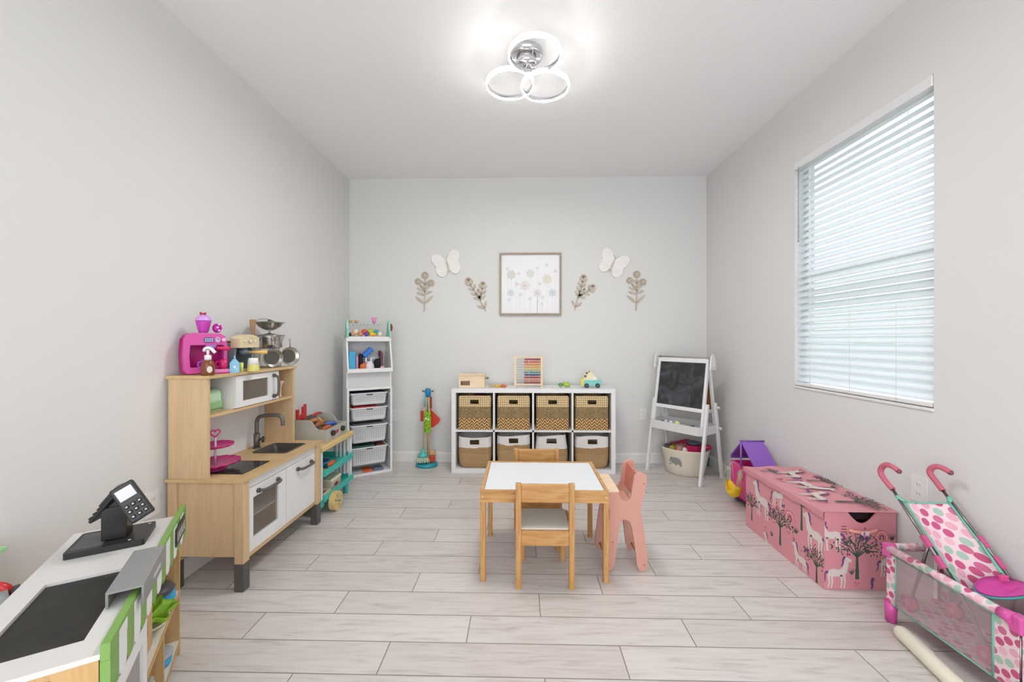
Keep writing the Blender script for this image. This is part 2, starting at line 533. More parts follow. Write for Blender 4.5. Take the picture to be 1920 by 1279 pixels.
# window blind
blind = thing('window_blind', (XR+.02, (WY0+WY1)/2, WZ0+.02), 'white horizontal slat blind in the right wall window', 'blind')
slm = NT('blind_slat', .45); slm.b.inputs['Base Color'].default_value = lin('#eef0f1')
tl = slm.n('ShaderNodeBsdfTranslucent'); tl.inputs[0].default_value = (.92, .96, 1, 1)
mx = slm.n('ShaderNodeMixShader'); mx.inputs[0].default_value = .40
slm.l(slm.b.outputs[0], mx.inputs[1]); slm.l(tl.outputs[0], mx.inputs[2]); slm.l(mx.outputs[0], slm.t.nodes['Material Output'].inputs[0])
m = MB()
bx = XR+.024
z = WZ0+.065; tilt = math.radians(52); nsl = 0
while z < WZ1-.06:
    c, s_ = math.cos(tilt), math.sin(tilt)
    lo = []
    for k in range(7):
        t = (k/6-.5)*.05; b = .0035*(1-(2*k/6-1)**2)
        lo.append((t*c+b*-s_*-1, t*s_+b*c))
    up = [(a-.0022*s_, b2+.0022*c) for a, b2 in lo]
    poly = lo+list(reversed(up))
    m.prism(poly, (bx, WY0+.008, z), (1, 0, 0), (0, 0, 1), (0, WY1-WY0-.016, 0))
    z += .0418
m.build('slats', slm.m, blind)
m = MB(); m.box(XR-.006, XR+.05, WY0+.003, WY1-.003, WZ1-.05, WZ1-.001, .003); m.build('head_rail', M_WHITE, blind)
m = MB(); m.box(bx-.026, bx+.022, WY0+.006, WY1-.006, WZ0+.018, WZ0+.037, .004); m.build('bottom_rail', M_WHITE, blind)
for yy in (WY0+.17, (WY0+WY1)/2, WY1-.14):
    m = MB()
    for dx in (-.028, .028): m.cyl((bx+dx, yy, WZ0+.03), (bx+dx, yy, WZ1-.04), .0009, 6)
    m.build('ladder_cord', M_WHITE, blind)
m = MB(); m.cyl((XR-.014, WY1-.055, WZ1-.05), (XR-.014, WY1-.055, 1.86), .0035, 8); m.cyl((XR-.014, WY1-.055, 1.86), (XR-.014, WY1-.055, 1.83), .005, 8)
m.build('tilt_wand', mat('#9fa6ac', .3), blind)

# wall outlets
def outlet(loc, nrm, label, blank=False):
    x, y, zz = loc
    n = Vector(nrm); u = Vector((0, 0, 1)).cross(n)
    def P(a, b, d): return Vector(loc)+u*a+Vector((0, 0, b))+n*d
    t = thing('wall_outlet', loc, label, 'outlet', raw=True)
    m = MB(); m.prism(rrect(-.036, .036, -.058, .058, .005), loc, u, (0, 0, 1), n*.006); m.build('cover_plate', M_WHITE, t)
    for dz in (-.021, .021):
        m = MB(); m.prism(circ(0, dz, .017, 16, .0145), Vector(loc)+n*.006, u, (0, 0, 1), n*.0015)
        m.mi = 1
        if not blank:
            for a in (-.006, .006): m.prism([(a-.001, dz-.004), (a+.001, dz-.004), (a+.001, dz+.005), (a-.001, dz+.005)], Vector(loc)+n*.0076, u, (0, 0, 1), n*.0004)
        m.build('socket', [M_TRIM, mat('#6c6a66')], t)
outlet((-1.247, YB, .455), (0, -1, 0), 'white wall outlet beside the white drawer tower')
outlet((1.187, YB, .475), (0, -1, 0), 'white wall outlet left of the easel')
outlet((XL, 1.79, .445), (1, 0, 0), 'white double wall outlet behind the play market counter')
outlet((XR, 1.835, .525), (-1, 0, 0), 'white wall outlet above the pink toy chest and stroller')

# ceiling light: three glowing rings on a chrome canopy
cl = thing('ceiling_light', (.045, 2.16, ZC), 'chrome ceiling light with three overlapping glowing rings', 'ceiling light')
m = MB(); m.lathe((.03, 2.20, ZC), [(.088, 0), (.09, -.006), (.088, -.028), (.08, -.032), (.0, -.032)], 40, cap=(True, False)); m.build('canopy', M_CHROME, cl)
m = MB(); m.lathe((.03, 2.19, ZC-.032), [(.055, 0), (.055, -.045), (.05, -.05), (0, -.05)], 32, cap=(True, False))
for k in range(3):
    a = [(-.063, 2.275), (.137, 2.275), (.07, 2.035)][k]
    dv = (Vector((a[0], a[1], 0))-Vector((.03, 2.19, 0)))
    q = Vector((.03, 2.19, ZC-.07))+dv.normalized()*.02; e = Vector((a[0], a[1], 0))-dv.normalized()*.128; e.z = ZC-.118
    m.beam(q, (q+e)/2+Vector((0, 0, -.012)), .02, .01); m.beam((q+e)/2+Vector((0, 0, -.012)), e, .018, .008)
m.build('arm_hub', M_CHROME, cl)
M_GLOW = mat('#fffefc', .5, emit=LAMP, name='led_glow')
M_GLOW2 = mat('#fffefb', .5, emit=LAMP_DOWN, name='led_strip')
for i, (x, y, zz) in enumerate(((-.063, 2.275, ZC-.125), (.137, 2.275, ZC-.14), (.07, 2.035, ZC-.13))):
    R = .134
    m = MB()
    m.lathe((x, y, zz), [(R-.0044, -.0112), (R+.001, -.0112), (R+.003, -.008), (R+.003, .011), (R, .014), (R-.003, .014), (R-.0044, .013), (R-.0044, -.0112)], 56, cap=(False, False))
    m.mi = 1; m.lathe((x, y, zz), [(R-.0044, -.0118), (R+.001, -.0118)], 56, cap=(False, False))
    r = m.build('ring', [M_GLOW, M_GLOW2], cl)
    m = MB(); m.lathe((x, y, zz), [(R-.0046, -.0115), (R-.0062, -.0105), (R-.0062, .013), (R-.0046, .0145)], 56, cap=(False, False)); m.build('ring_liner', M_CHROME, r)

# ------------------------------------------------------------------ cube shelf with baskets
SX0, SX1, SY0, SY1, SH = -.626, .842, 3.56, 3.875, .76
sh = thing('cube_shelf', ((SX0+SX1)/2, 3.72, 0), 'long white cube shelf with eight baskets against the back wall', 'shelf')
m = MB()
t = .038
m.box(SX0, SX1, SY0, SY1, SH-t, SH, .002); m.box(SX0, SX1, SY0, SY1, 0, t, .002)
m.box(SX0, SX0+t, SY0, SY1, t, SH-t, .001); m.box(SX1-t, SX1, SY0, SY1, t, SH-t, .001)
m.build('outer_frame', M_WHITE, sh)
iw = (SX1-SX0-2*t-3*.016)/4
for k in range(3):
    x = SX0+t+(k+1)*iw+k*.016
    m = MB(); m.box(x, x+.016, SY0+.001, SY1-.004, t, SH-t); m.build('upright_divider', M_WHITE, sh)
zm = t+(SH-2*t-.016)/2
m = MB(); m.box(SX0+t, SX1-t, SY0+.001, SY1-.004, zm, zm+.016); m.build('middle_shelf', M_WHITE, sh)
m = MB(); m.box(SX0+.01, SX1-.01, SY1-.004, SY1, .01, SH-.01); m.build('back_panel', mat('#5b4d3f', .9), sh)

def basket_loft(m, cx, cy, z0, hs, slot, rc=.02, th=.006, nf=21):
    """hs: list of (z, half x, half y); slot: (half width, z lo, z hi) cut in the front"""
    def loop(hx, hy, zz, inset=0):
        hx -= inset; hy -= inset; pts = []
        r = max(rc-inset, .004)
        for k in range(nf): pts.append((-hx+r+(2*hx-2*r)*k/(nf-1), -hy))
        for k in range(1, 4): a = -PI/2+PI/2*k/4; pts.append((hx-r+r*math.cos(a), -hy+r+r*math.sin(a)))
        for k in range(5): pts.append((hx, -hy+r+(2*hy-2*r)*k/4))
        for k in range(1, 4): a = PI/2*k/4; pts.append((hx-r+r*math.cos(a), hy-r+r*math.sin(a)))
        for k in range(9): pts.append((hx-r-(2*hx-2*r)*k/8, hy))
        for k in range(1, 4): a = PI/2+PI/2*k/4; pts.append((-hx+r+r*math.cos(a), hy-r+r*math.sin(a)))
        for k in range(5): pts.append((-hx, hy-r-(2*hy-2*r)*k/4))
        for k in range(1, 4): a = PI+PI/2*k/4; pts.append((-hx+r+r*math.cos(a), -hy+r+r*math.sin(a)))
        return [Vector((cx+a, cy+b, zz)) for a, b in pts]
    outer = [loop(hx, hy, z0+zz) for zz, hx, hy in hs]
    inner = [loop(hx, hy, z0+max(zz, .008), th) for zz, hx, hy in hs]
    bm = m.bm
    O = [[bm.verts.new(p) for p in l] for l in outer]; I = [[bm.verts.new(p) for p in l] for l in inner]
    n = len(O[0]); fs = []; cut = set()
    for j in range(len(hs)-1):
        zc = (hs[j][0]+hs[j+1][0])/2
        for i in range(n):
            a = outer[j][i]; b = outer[j][(i+1) % n]; xc = (a.x+b.x)/2-cx
            if slot and i < nf-1 and abs(xc) < slot[0] and slot[1] < zc < slot[2]:
                cut.add((i, j)); continue
            fs.append(bm.faces.new((O[j][i], O[j][(i+1) % n], O[j+1][(i+1) % n], O[j+1][i])))
            fs.append(bm.faces.new((I[j][(i+1) % n], I[j][i], I[j+1][i], I[j+1][(i+1) % n])))
    for i in range(n): fs.append(bm.faces.new((O[-1][i], O[-1][(i+1) % n], I[-1][(i+1) % n], I[-1][i])))
    for (i, j) in cut:
        i2 = (i+1) % n
        if (i, j-1) not in cut: fs.append(bm.faces.new((O[j][i], O[j][i2], I[j][i2], I[j][i])))
        if (i, j+1) not in cut: fs.append(bm.faces.new((O[j+1][i], I[j+1][i], I[j+1][i2], O[j+1][i2])))
        if (i-1, j) not in cut: fs.append(bm.faces.new((O[j][i], I[j][i], I[j+1][i], O[j+1][i])))
        if (i+1, j) not in cut: fs.append(bm.faces.new((O[j][i2], O[j+1][i2], I[j+1][i2], I[j][i2])))
    fs.append(bm.faces.new(list(reversed(O[0])))); fs.append(bm.faces.new(I[0]))
    return m._done(fs, False)

cx = [SX0+t+iw/2+k*(iw+.016) for k in range(4)]
m = MB()
zs = [0, .03, .08, .13, .18, .214, .232, .25, .268, .285, .297, .305]
basket_loft(m, cx[0], 3.71, zm+.017, [(z, .148 - (.012 if z > .3 else .004 if z > .29 else 0), .135) for z in zs], (.044, .226, .27), .02)
b0 = tag(m.build('woven_basket', M_WOVEN), 'woven straw basket in upper row of the cube shelf, leftmost', 'basket', 'woven straw baskets in the upper row')
for k, lab in ((1, 'woven straw basket in upper row, second from left, beside the leftmost'), (2, 'woven straw basket in upper row, third from left, below the abacus'),
               (3, 'woven straw basket in upper row, rightmost, under the toy van')):
    c = copy_tree(b0); c.location.x += cx[k]-cx[0]; c['label'] = lab
M_JUTE = [jute_mat(s) for s in (.185, .215, .175, .19)]
for k, lab in enumerate(('white topped jute basket in lower row, leftmost', 'white topped jute basket in lower row, left of the table chair back',
                         'white topped jute basket in lower row, sagging, partly behind the chair back', 'white topped jute basket in lower row, rightmost')):
    m = MB()
    top = (.285, .30, .30, .295)[k]
    lean = (0, 0, -.01, .004)[k]
    pr = [(0, .112, .11), (.012, .128, .122), (.04, .142, .132), (.10, .150, .135), (.16, .152, .135), (.2, .151, .135), (top-.072, .150, .135), (top-.058, .150, .135),
          (top-.043, .150, .135), (top-.028, .150, .135), (top-.012, .150, .135), (top, .150, .135)]
    if k in (2,): pr = [(a, b-.02*max(0, a-.12)/.18, c_) for a, b, c_ in pr]
    basket_loft(m, cx[k]+lean, 3.71, t+.001, pr, (.045, top-.075, top-.026), .045)
    # a gently sagging rim
    for v in m.bm.verts:
        if v.co.z > t+top-.02: v.co.z -= .008*math.cos((v.co.x-cx[k])*14+k) + .004
    tag(m.build('rope_basket', M_JUTE[k]), lab, 'basket', 'white and jute rope baskets in the lower row')
m = MB(); m.ell((cx[0]+.04, 3.67, zm+.30), (.08, .05, .03), 14, 8, .15)
tag(m.build('cloth_bundle', mat('#6b2440', .8)), 'dark maroon cloth peeking over the leftmost woven basket', 'cloth')

# things on the cube shelf
t_ = thing('wooden_toy_box', (-.45, 3.67, SH), 'pale wooden toy box with a slot and grey side knob, on the cube shelf', 'toy')
m = MB(); m.prism([(-.57, SH+.001), (-.332, SH+.001), (-.332, SH+.112), (-.57, SH+.112)], (0, 3.62, 0), (1, 0, 0), (0, 0, 1), (0, .012, 0), holes=[[(-.552, SH+.022), (-.552, SH+.062), (-.468, SH+.062), (-.468, SH+.022)]])
m.box(-.57, -.558, 3.632, 3.74, SH+.001, SH+.112); m.box(-.344, -.332, 3.632, 3.74, SH+.001, SH+.112); m.box(-.558, -.344, 3.73, 3.74, SH+.001, SH+.112)
m.box(-.558, -.344, 3.632, 3.73, SH+.001, SH+.01); m.build('body', M_LIGHTWOOD, t_)
m = MB(); m.box(-.574, -.328, 3.612, 3.744, SH+.112, SH+.124, .002); m.build('lid', M_LIGHTWOOD, t_)
m = MB(); m.cyl((-.332, 3.68, SH+.085), (-.318, 3.68, SH+.085), .006, 10); m.ell((-.311, 3.68, SH+.085), .0125); m.build('knob', mat('#8b877c', .4), t_)
m = MB()
for x, c in ((-.285, 0), (-.262, 0)): m.ell((x, 3.67, SH+.012), (.014, .012, .012))
tag(m.build('toy_fish', mat('#c9a98b')), 'small beige toy piece beside the wooden toy box', 'toy')
for x, h, lab in ((-.222, '#c9b23c', 'small yellow wooden toy piece on the shelf'), (-.166, '#cf6a3a', 'small orange wooden toy piece on the shelf')):
    m = MB(); m.lathe((x, 3.67, SH), [(.022, 0), (.026, .006), (.026, .018), (.018, .024), (.008, .03)], 18)
    m.box(x+.015, x+.034, 3.662, 3.678, SH+.004, SH+.02, .003)
    tag(m.build('toy_piece', mat(h, .4)), lab, 'toy')

ab = thing('abacus', (.068, 3.67, SH), 'wooden abacus with ten rows of coloured beads on the cube shelf', 'abacus')
ax0, ax1, az1 = -.064, .200, SH+.30
for x in (ax0+.01, ax1-.01):
    m = MB(); m.box(x-.01, x+.01, 3.664, 3.680, SH+.014, az1-.006, .002); m.ell((x, 3.672, az1-.002), .008); m.build('post', M_LIGHTWOOD, ab)
    m = MB(); m.box(x-.011, x+.011, 3.625, 3.72, SH+.001, SH+.014, .003); m.build('foot', M_LIGHTWOOD, ab)
for z_ in (SH+.02, az1-.026):
    m = MB(); m.box(ax0+.02, ax1-.02, 3.665, 3.679, z_, z_+.012, .002); m.build('rail', M_LIGHTWOOD, ab)
bc = ['#9c2b33', '#d2543a', '#e08c3a', '#e7b23f', '#cfc060', '#4b9aa0', '#2f3f7c', '#a6283f', '#e0896e', '#9d4b42']
for r_ in range(10):
    z_ = az1-.042-r_*.0238
    m = MB(); m.cyl((ax0+.02, 3.672, z_), (ax1-.02, 3.672, z_), .0013, 6); m.build('rod', M_STEEL, ab)
    bm_ = mat(bc[r_], .3)
    m = MB(); m.lathe((ax1-.0275, 3.672, z_), [(.004, -.0066), (.0088, -.0045), (.0098, 0), (.0088, .0045), (.004, .0066)], 12, axis='x')
    b = m.build('bead', bm_, ab)
    off = [0, .4, 0, .3, 0, .5, 0, .2, .6, .3][r_]
    for q in range(1, 10):
        c = b.copy(); COL.objects.link(c); c.location.x -= q*.0148 + (off*.01 if q > 6 else 0)
# green frog toy and van
fr = thing('toy_frog', (.395, 3.67, SH), 'small green wooden toy frog with wheels on the shelf', 'toy')
m = MB(); m.ell((.42, 3.67, SH+.026), (.034, .02, .02)); m.ell((.40, 3.662, SH+.045), .009); m.ell((.43, 3.662, SH+.046), .009); m.build('body', mat('#a9bf3c', .4), fr)
m = MB(); m.ell((.366, 3.67, SH+.026), (.026, .018, .017)); m.build('tail', mat('#5f8f4b', .4), fr)
for x in (.36, .41, .44):
    m = MB(); m.cyl((x, 3.648, SH+.0115), (x, 3.656, SH+.0115), .011, 14); m.build('wheel', mat('#7fa348', .4), fr)
va = thing('toy_van', (.635, 3.67, SH), 'turquoise toy van carrying a giraffe, right end of the shelf', 'toy')
m = MB(); m.prism([(.575, SH+.02), (.728, SH+.02), (.735, SH+.03), (.735, SH+.062), (.728, SH+.07), (.575, SH+.07)], (0, 3.64, 0), (1, 0, 0), (0, 0, 1), (0, .06, 0)); m.build('body', mat('#7cc8c2', .35), va)
m = MB(); m.prism(rrect(.545, .582, SH+.018, SH+.082, .012), (0, 3.642, 0), (1, 0, 0), (0, 0, 1), (0, .056, 0)); m.build('front_end', mat('#d9cf6a', .4), va)
m = MB(); m.prism([(.572, SH+.07), (.70, SH+.07), (.685, SH+.10), (.66, SH+.125), (.635, SH+.152), (.62, SH+.158), (.60, SH+.15), (.575, SH+.105)], (0, 3.65, 0), (1, 0, 0), (0, 0, 1), (0, .04, 0))
m.mi = 1
for x, z_, r_ in ((.588, .105, .012), (.601, .134, .012), (.622, .148, .008)): m.prism(circ(x, SH+z_, r_, 10), (0, 3.6495, 0), (1, 0, 0), (0, 0, 1), (0, -.001, 0))
m.build('giraffe_roof', [mat('#e8e0bd', .45), mat('#7a5a34', .5)], va)
m = MB(); m.prism(rrect(.655, .685, SH+.076, SH+.096, .004), (0, 3.6495, 0), (1, 0, 0), (0, 0, 1), (0, -.001, 0)); m.build('side_window', mat('#f0e9e6', .3), va)
for x in (.597, .697):
    m = MB(); m.cyl((x, 3.626, SH+.021), (x, 3.639, SH+.021), .0205, 20)
    w_ = m.build('wheel', mat('#1f3436', .5), va)
    m = MB(); m.cyl((x, 3.623, SH+.021), (x, 3.626, SH+.021), .008, 12); m.build('hub', mat('#51726f', .4), w_)

# ------------------------------------------------------------------ wall decor
YW = YB
pic = thing('framed_picture', (.09, YW, 1.745), 'square framed print of pale watercolour flowers on the back wall', 'picture')
m = MB(); x0, x1, z0, z1 = -.21, .392, 1.44, 2.048
m.prism([(x0, z0), (x1, z0), (x1, z1), (x0, z1)], (0, YW, 0), (1, 0, 0), (0, 0, 1), (0, -.028, 0), holes=[[(x0+.018, z0+.018), (x0+.018, z1-.018), (x1-.018, z1-.018), (x1-.018, z0+.018)]])
m.build('frame', M_GREYWOOD, pic)
m = MB(); m.box(x0+.018, x1-.018, YW-.014, YW-.002, z0+.018, z1-.018)
cols = ['#d2d2cd', '#d5d8d1', '#dcd8c9', '#dfd8d7', '#d2d4dc', '#dad5db', '#d5d8d7']
fl_ = [(.17, .66, .075, 0), (.50, .68, .07, 1), (.79, .58, .08, 2), (.40, .47, .08, 3), (.16, .35, .06, 4), (.62, .34, .065, 5), (.88, .35, .065, 4), (.26, .5, .035, 6), (.1, .76, .03, 6),
       (.3, .68, .025, 5), (.93, .72, .03, 5), (.78, .82, .025, 4), (.62, .77, .025, 6), (.33, .32, .035, 6), (.49, .25, .03, 6), (.13, .23, .025, 0), (.71, .27, .028, 6), (.7, .16, .02, 6), (.66, .5, .03, 6)]
W_, H_ = x1-x0-.036, z1-z0-.036
for fx, fz, r_, ci in fl_:
    m.mi = 1+ci
    X, Z = x0+.018+fx*W_, z0+.018+fz*H_
    m.prism([(X+math.cos(a)*r_*W_*(1+.14*math.sin(7*a)), Z+math.sin(a)*r_*W_*(1+.14*math.sin(7*a))) for a in [2*PI*k/36 for k in range(36)]], (0, YW-.0142, 0), (1, 0, 0), (0, 0, 1), (0, -.0004, 0))
    m.mi = 8
    if r_ > .05 and ci in (3, 4, 5): m.prism(circ(X, Z, r_*.14*W_, 8), (0, YW-.0147, 0), (1, 0, 0), (0, 0, 1), (0, -.0003, 0))
    m.mi = 7
    if fz < .8: m.prism([(X-.0012, z0+.02), (X+.0012, z0+.02), (X+.0012, Z-r_*W_), (X-.0012, Z-r_*W_)], (0, YW-.0142, 0), (1, 0, 0), (0, 0, 1), (0, -.0003, 0))
m.build('canvas', [mat('#e9e9ea', .6)]+[mat(c, .7) for c in cols]+[mat('#8f9098', .7)], pic)

M_BF = wood('whitewashed_wood', '#e3dfda', '#efece8', 'X', 3, .7)
def butterfly(cx_, cz_, ang, label):
    t_ = thing('butterfly_plaque', (cx_, YW, cz_), label, 'wall decoration', 'butterfly plaques on the back wall')
    pts = [(0, .05), (.02, .085), (.05, .118), (.088, .135), (.122, .130), (.140, .105), (.140, .068), (.126, .035), (.110, .016), (.120, -.012), (.122, -.05), (.102, -.085), (.068, -.102), (.036, -.09), (.012, -.05)]
    full = pts+[(-a, b) for a, b in reversed(pts[1:])]
    ca, sa = math.cos(ang), math.sin(ang)
    R = lambda q: [(a*ca-b*sa, a*sa+b*ca) for a, b in q]
    m = MB(); m.prism(R(full), (cx_, YW-.001, cz_), (1, 0, 0), (0, 0, 1), (0, -.014, 0)); m.build('wings', M_BF, t_)
    m = MB(); m.prism(R([(a, b+.0) for a, b in circ(0, -.01, .011, 14, .062)]), (cx_, YW-.015, cz_), (1, 0, 0), (0, 0, 1), (0, -.006, 0))
    for s in (-1, 1):
        q = R([(0, .05), (s*.012, .08), (s*.03, .1)])
        m.tube([(cx_+a, YW-.012, cz_+b) for a, b in q], .0022, 6)
    m.build('body', mat('#c8c0b4', .7), t_)
butterfly(-.722, 1.93, math.radians(14), 'whitewashed wooden butterfly on the back wall, left of the picture')
butterfly(.888, 1.928, math.radians(-24), 'whitewashed wooden butterfly on the back wall, right of the picture')

M_FLW = wood('carved_flower_wood', '#b3a592', '#c6baab', 'Z', 3, .7)
M_FLD = mat('#6b5d4d', .8)
def leaf(m, x, z, a, L, w, y=YW-.001):
    p = []
    for k in range(9):
        tt = k/8; p.append((tt*L, w*math.sin(PI*tt)**.8))
    q = p+[(c_, -b_) for c_, b_ in reversed(p[1:-1])]
    ca, sa = math.cos(a), math.sin(a)
    m.prism([(c_*ca-b_*sa, c_*sa+b_*ca) for c_, b_ in q], (x, y, z), (1, 0, 0), (0, 0, 1), (0, -.009, 0))
def strip(m, pts, w, y=YW-.001):
    for (a, b), (c_, d) in zip(pts, pts[1:]):
        v = Vector((c_-a, d-b)); n = Vector((-v.y, v.x)).normalized()*w/2
        m.prism([(a+n.x, b+n.y), (a-n.x, b-n.y), (c_-n.x, d-n.y), (c_+n.x, d+n.y)], (0, y, 0), (1, 0, 0), (0, 0, 1), (0, -.009, 0))
def head(par, x, z, r_, ang=0, bud=False):
    m = MB()
    m.prism(circ(x, z, r_, 24, r_*(1.15 if bud else 1)), (0, YW-.001, 0), (1, 0, 0), (0, 0, 1), (0, -.007, 0))
    m.mi = 1
    n = 5 if bud else 8
    for k in range(n):
        a = ang+(2*PI*k/n if not bud else PI/2+(k-2)*.42)
        d0, d1 = (r_*.42, r_*.86) if not bud else (-r_*.1, r_*.85)
        c_ = Vector((math.cos(a), math.sin(a))); q = Vector((-c_.y, c_.x))*r_*.075
        m.prism([(x+c_.x*d0+q.x*.6, z+c_.y*d0+q.y*.6), (x+c_.x*d0-q.x*.6, z+c_.y*d0-q.y*.6), (x+c_.x*d1-q.x, z+c_.y*d1-q.y), (x+c_.x*d1+q.x, z+c_.y*d1+q.y)], (0, YW-.008, 0), (1, 0, 0), (0, 0, 1), (0, -.0006, 0))
    m.build('flower_head', [M_FLW, M_FLD], par)
def spray3(cx_, zb, label):
    t_ = thing('carved_flower_spray', (cx_, YW, zb), label, 'wall decoration', 'upright three headed flower plaques')
    m = MB()
    strip(m, [(cx_, zb), (cx_+.005, zb+.1), (cx_+.007, zb+.19), (cx_+.007, zb+.31)], .011)
    strip(m, [(cx_+.007, zb+.19), (cx_-.045, zb+.26)], .009); strip(m, [(cx_+.007, zb+.19), (cx_+.06, zb+.25)], .009)
    for x, z_, a, L, w_ in ((0, .075, 2.45, .115, .012), (.005, .075, .75, .115, .012), (.005, .16, 2.85, .085, .012), (.007, .17, .35, .075, .011), (.006, .215, 2.3, .07, .010), (.008, .22, .95, .06, .009),
                            (.007, .26, 2.2, .05, .008), (.007, .26, .9, .05, .008), (-.01, .2, 2.7, .07, .009)):
        leaf(m, cx_+x, zb+z_, a, L, w_)
    m.build('stem_and_leaves', M_FLW, t_)
    head(t_, cx_+.008, zb+.352, .037); head(t_, cx_-.06, zb+.292, .034, .3); head(t_, cx_+.068, zb+.278, .034, .5)
spray3(-.955, 1.481, 'carved wooden flower with three round heads, far left on the back wall')
spray3(1.118, 1.484, 'carved wooden flower with three round heads, far right on the back wall')
def spray2(x, z, mir, hs, label):
    t_ = thing('carved_bud_branch', (x, YW, z), label, 'wall decoration', 'leaning two headed bud plaques')
    S = -1 if mir else 1
    (h1x, h1z), (h2x, h2z), (fx, fz) = hs
    m = MB()
    mid = (x+(fx-x)*.9, z+(fz-z)*.9)
    strip(m, [(x, z), (x+fx, z+fz), (x+h1x, z+h1z)], .011); strip(m, [(x+fx, z+fz), (x+h2x, z+h2z)], .010)
    for p, q, n in (((0, 0), (fx, fz), 1), ((fx, fz), (h1x, h1z), 4), ((fx, fz), (h2x, h2z), 3)):
        a = math.atan2(q[1]-p[1], q[0]-p[0])
        for k in range(n):
            tt = (k+.35)/(n+.3)
            bx_, bz_ = x+p[0]+(q[0]-p[0])*tt, z+p[1]+(q[1]-p[1])*tt
            L = .062 if n > 1 else .078
            leaf(m, bx_, bz_, a+.75, L, .012); leaf(m, bx_, bz_, a-.75, L, .012)
    m.build('stem_and_leaves', M_FLW, t_)
    head(t_, x+h1x, z+h1z, .034, 0, True); head(t_, x+h2x, z+h2z, .030, 0, True)
spray2(-.345, 1.482, False, ((-.172, .293), (-.03, .258), (-.055, .1)), 'carved wooden branch with two buds, just left of the framed picture')
spray2(.522, 1.488, True, ((.088, .313), (.178, .222), (.03, .12)), 'carved wooden branch with two buds, just right of the framed picture')

# ------------------------------------------------------------------ play kitchen (left wall)
KX0, KX1, KY0, KY1 = -1.685, -1.335, 1.856, 2.585
kt = thing('play_kitchen', (-1.51, 2.22, 0), 'birch and white play kitchen with dark feet along the left wall', 'play kitchen')
for x, y in ((KX0+.02, KY0+.022), (KX1-.005, KY0+.022), (KX0+.02, KY1-.022), (KX1-.005, KY1-.022)):
    m = MB(); m.box(x-.022, x+.022, y-.022, y+.022, .132, .52, .002); l_ = m.build('leg', M_BIRCH, kt)
    m = MB(); m.box(x-.023, x+.023, y-.023, y+.023, 0, .132, .003); m.build('leg_cap', M_DGREY, l_)
for y in (KY0+.012, KY1-.028):
    m = MB(); m.box(KX0+.042, KX1-.028, y, y+.014, .16, .52); m.build('side_panel', M_BIRCH, kt)
m = MB(); m.box(KX0+.03, KX1-.03, KY0+.044, KY1-.044, .15, .162); m.build('bottom_panel', M_BIRCHY, kt)
m = MB(); m.box(KX0+.02, KX0+.028, KY0+.044, KY1-.044, .162, .51); m.build('back_panel', M_WHITE, kt)
m = MB(); m.box(KX1-.02, KX1-.004, KY0+.044, KY1-.044, .128, .15, .002); m.build('bottom_rail', M_BIRCHY, kt)
m = MB(); m.box(KX1-.020, KX1-.002, KY0+.044, KY1-.044, .470, .52, .001); m.build('top_rail', M_WHITE, kt)
m = MB()
m.prism([(KX0-.008, KY0-.008), (KX1+.024, KY0-.008), (KX1+.024, KY1+.012), (KX0-.008, KY1+.012)], (0, 0, .52), (1, 0, 0), (0, 1, 0), (0, 0, .015),
        holes=[list(reversed(rrect(-1.578, -1.376, 2.295, 2.508, .02, 4)))])
m.build('worktop', M_BIRCHY, kt)
m = MB()
lp = lambda e, z: [(x, y, z) for x, y in rrect(-1.577+e, -1.377-e, 2.296+e, 2.507-e, .022, 4)]
m.rings([lp(-.006, .536), lp(-.006, .539), lp(.006, .539), lp(.010, .50), lp(.018, .474), lp(.03, .47)], cap=(False, True))
m.build('sink_basin', mat('#45423f', .35), kt)
m = MB(); m.box(-1.552, -1.372, 1.93, 2.142, .5355, .5385, .001)
m.mi = 1
for y, r_ in ((1.985, .045), (2.09, .036)):
    m.torus((-1.45, y, .5388), r_, .0005, (0, 0, 1), 36, 4)
m.build('cooktop', [mat('#232325', .12), mat('#6d6d70', .3)], kt)
m = MB(); m.cyl((-1.62, 2.40, .535), (-1.62, 2.40, .541), .024, 24); m.cyl((-1.62, 2.40, .541), (-1.62, 2.40, .625), .0175, 24)
m.tube([(-1.62, 2.40, .62), (-1.62, 2.40, .685), (-1.615, 2.40, .712), (-1.595, 2.40, .73), (-1.53, 2.40, .738), (-1.485, 2.40, .736), (-1.465, 2.40, .722), (-1.458, 2.40, .70), (-1.458, 2.40, .675)], .0115, 14, sub=4)
f_ = m.build('faucet', mat('#6b6864', .35, .3), kt)
m = MB(); m.cyl((-1.605, 2.40, .59), (-1.585, 2.395, .59), .007, 12)
for k in range(3): a = k*PI/3; d = Vector((0, math.cos(a), math.sin(a)))*.019; m.cyl(Vector((-1.580, 2.395, .59))-d, Vector((-1.580, 2.395, .59))+d, .0042, 8)
m.build('tap_handle', mat('#3b3937', .4), f_)
# doors
def handle_bar(par, y0, y1, z0, z1, x, r=.008):
    m = MB()
    m.cyl((x, y0, z0), (x+.012, y0, z0), .0115, 16); m.cyl((x, y1, z1), (x+.012, y1, z1), .0115, 16)
    m.tube([(x+.01, y0, z0), (x+.03, y0+(y1-y0)*.12, z0+(z1-z0)*.12-.002), (x+.034, (y0+y1)/2, (z0+z1)/2-.002), (x+.03, y1-(y1-y0)*.12, z1-(z1-z0)*.12-.002), (x+.01, y1, z1)], r, 10, sub=5)
    m.build('handle', mat('#57534f', .4), par)
dz0, dz1 = .153, .467
m = MB(); m.prism([(1.904, dz0), (2.226, dz0), (2.226, dz1), (1.904, dz1)], (KX1-.018, 0, 0), (0, 1, 0), (0, 0, 1), (.018, 0, 0), holes=[[(1.952, .214), (1.952, .413), (2.157, .413), (2.157, .214)]])
d1 = m.build('oven_door', M_WHITE, kt)
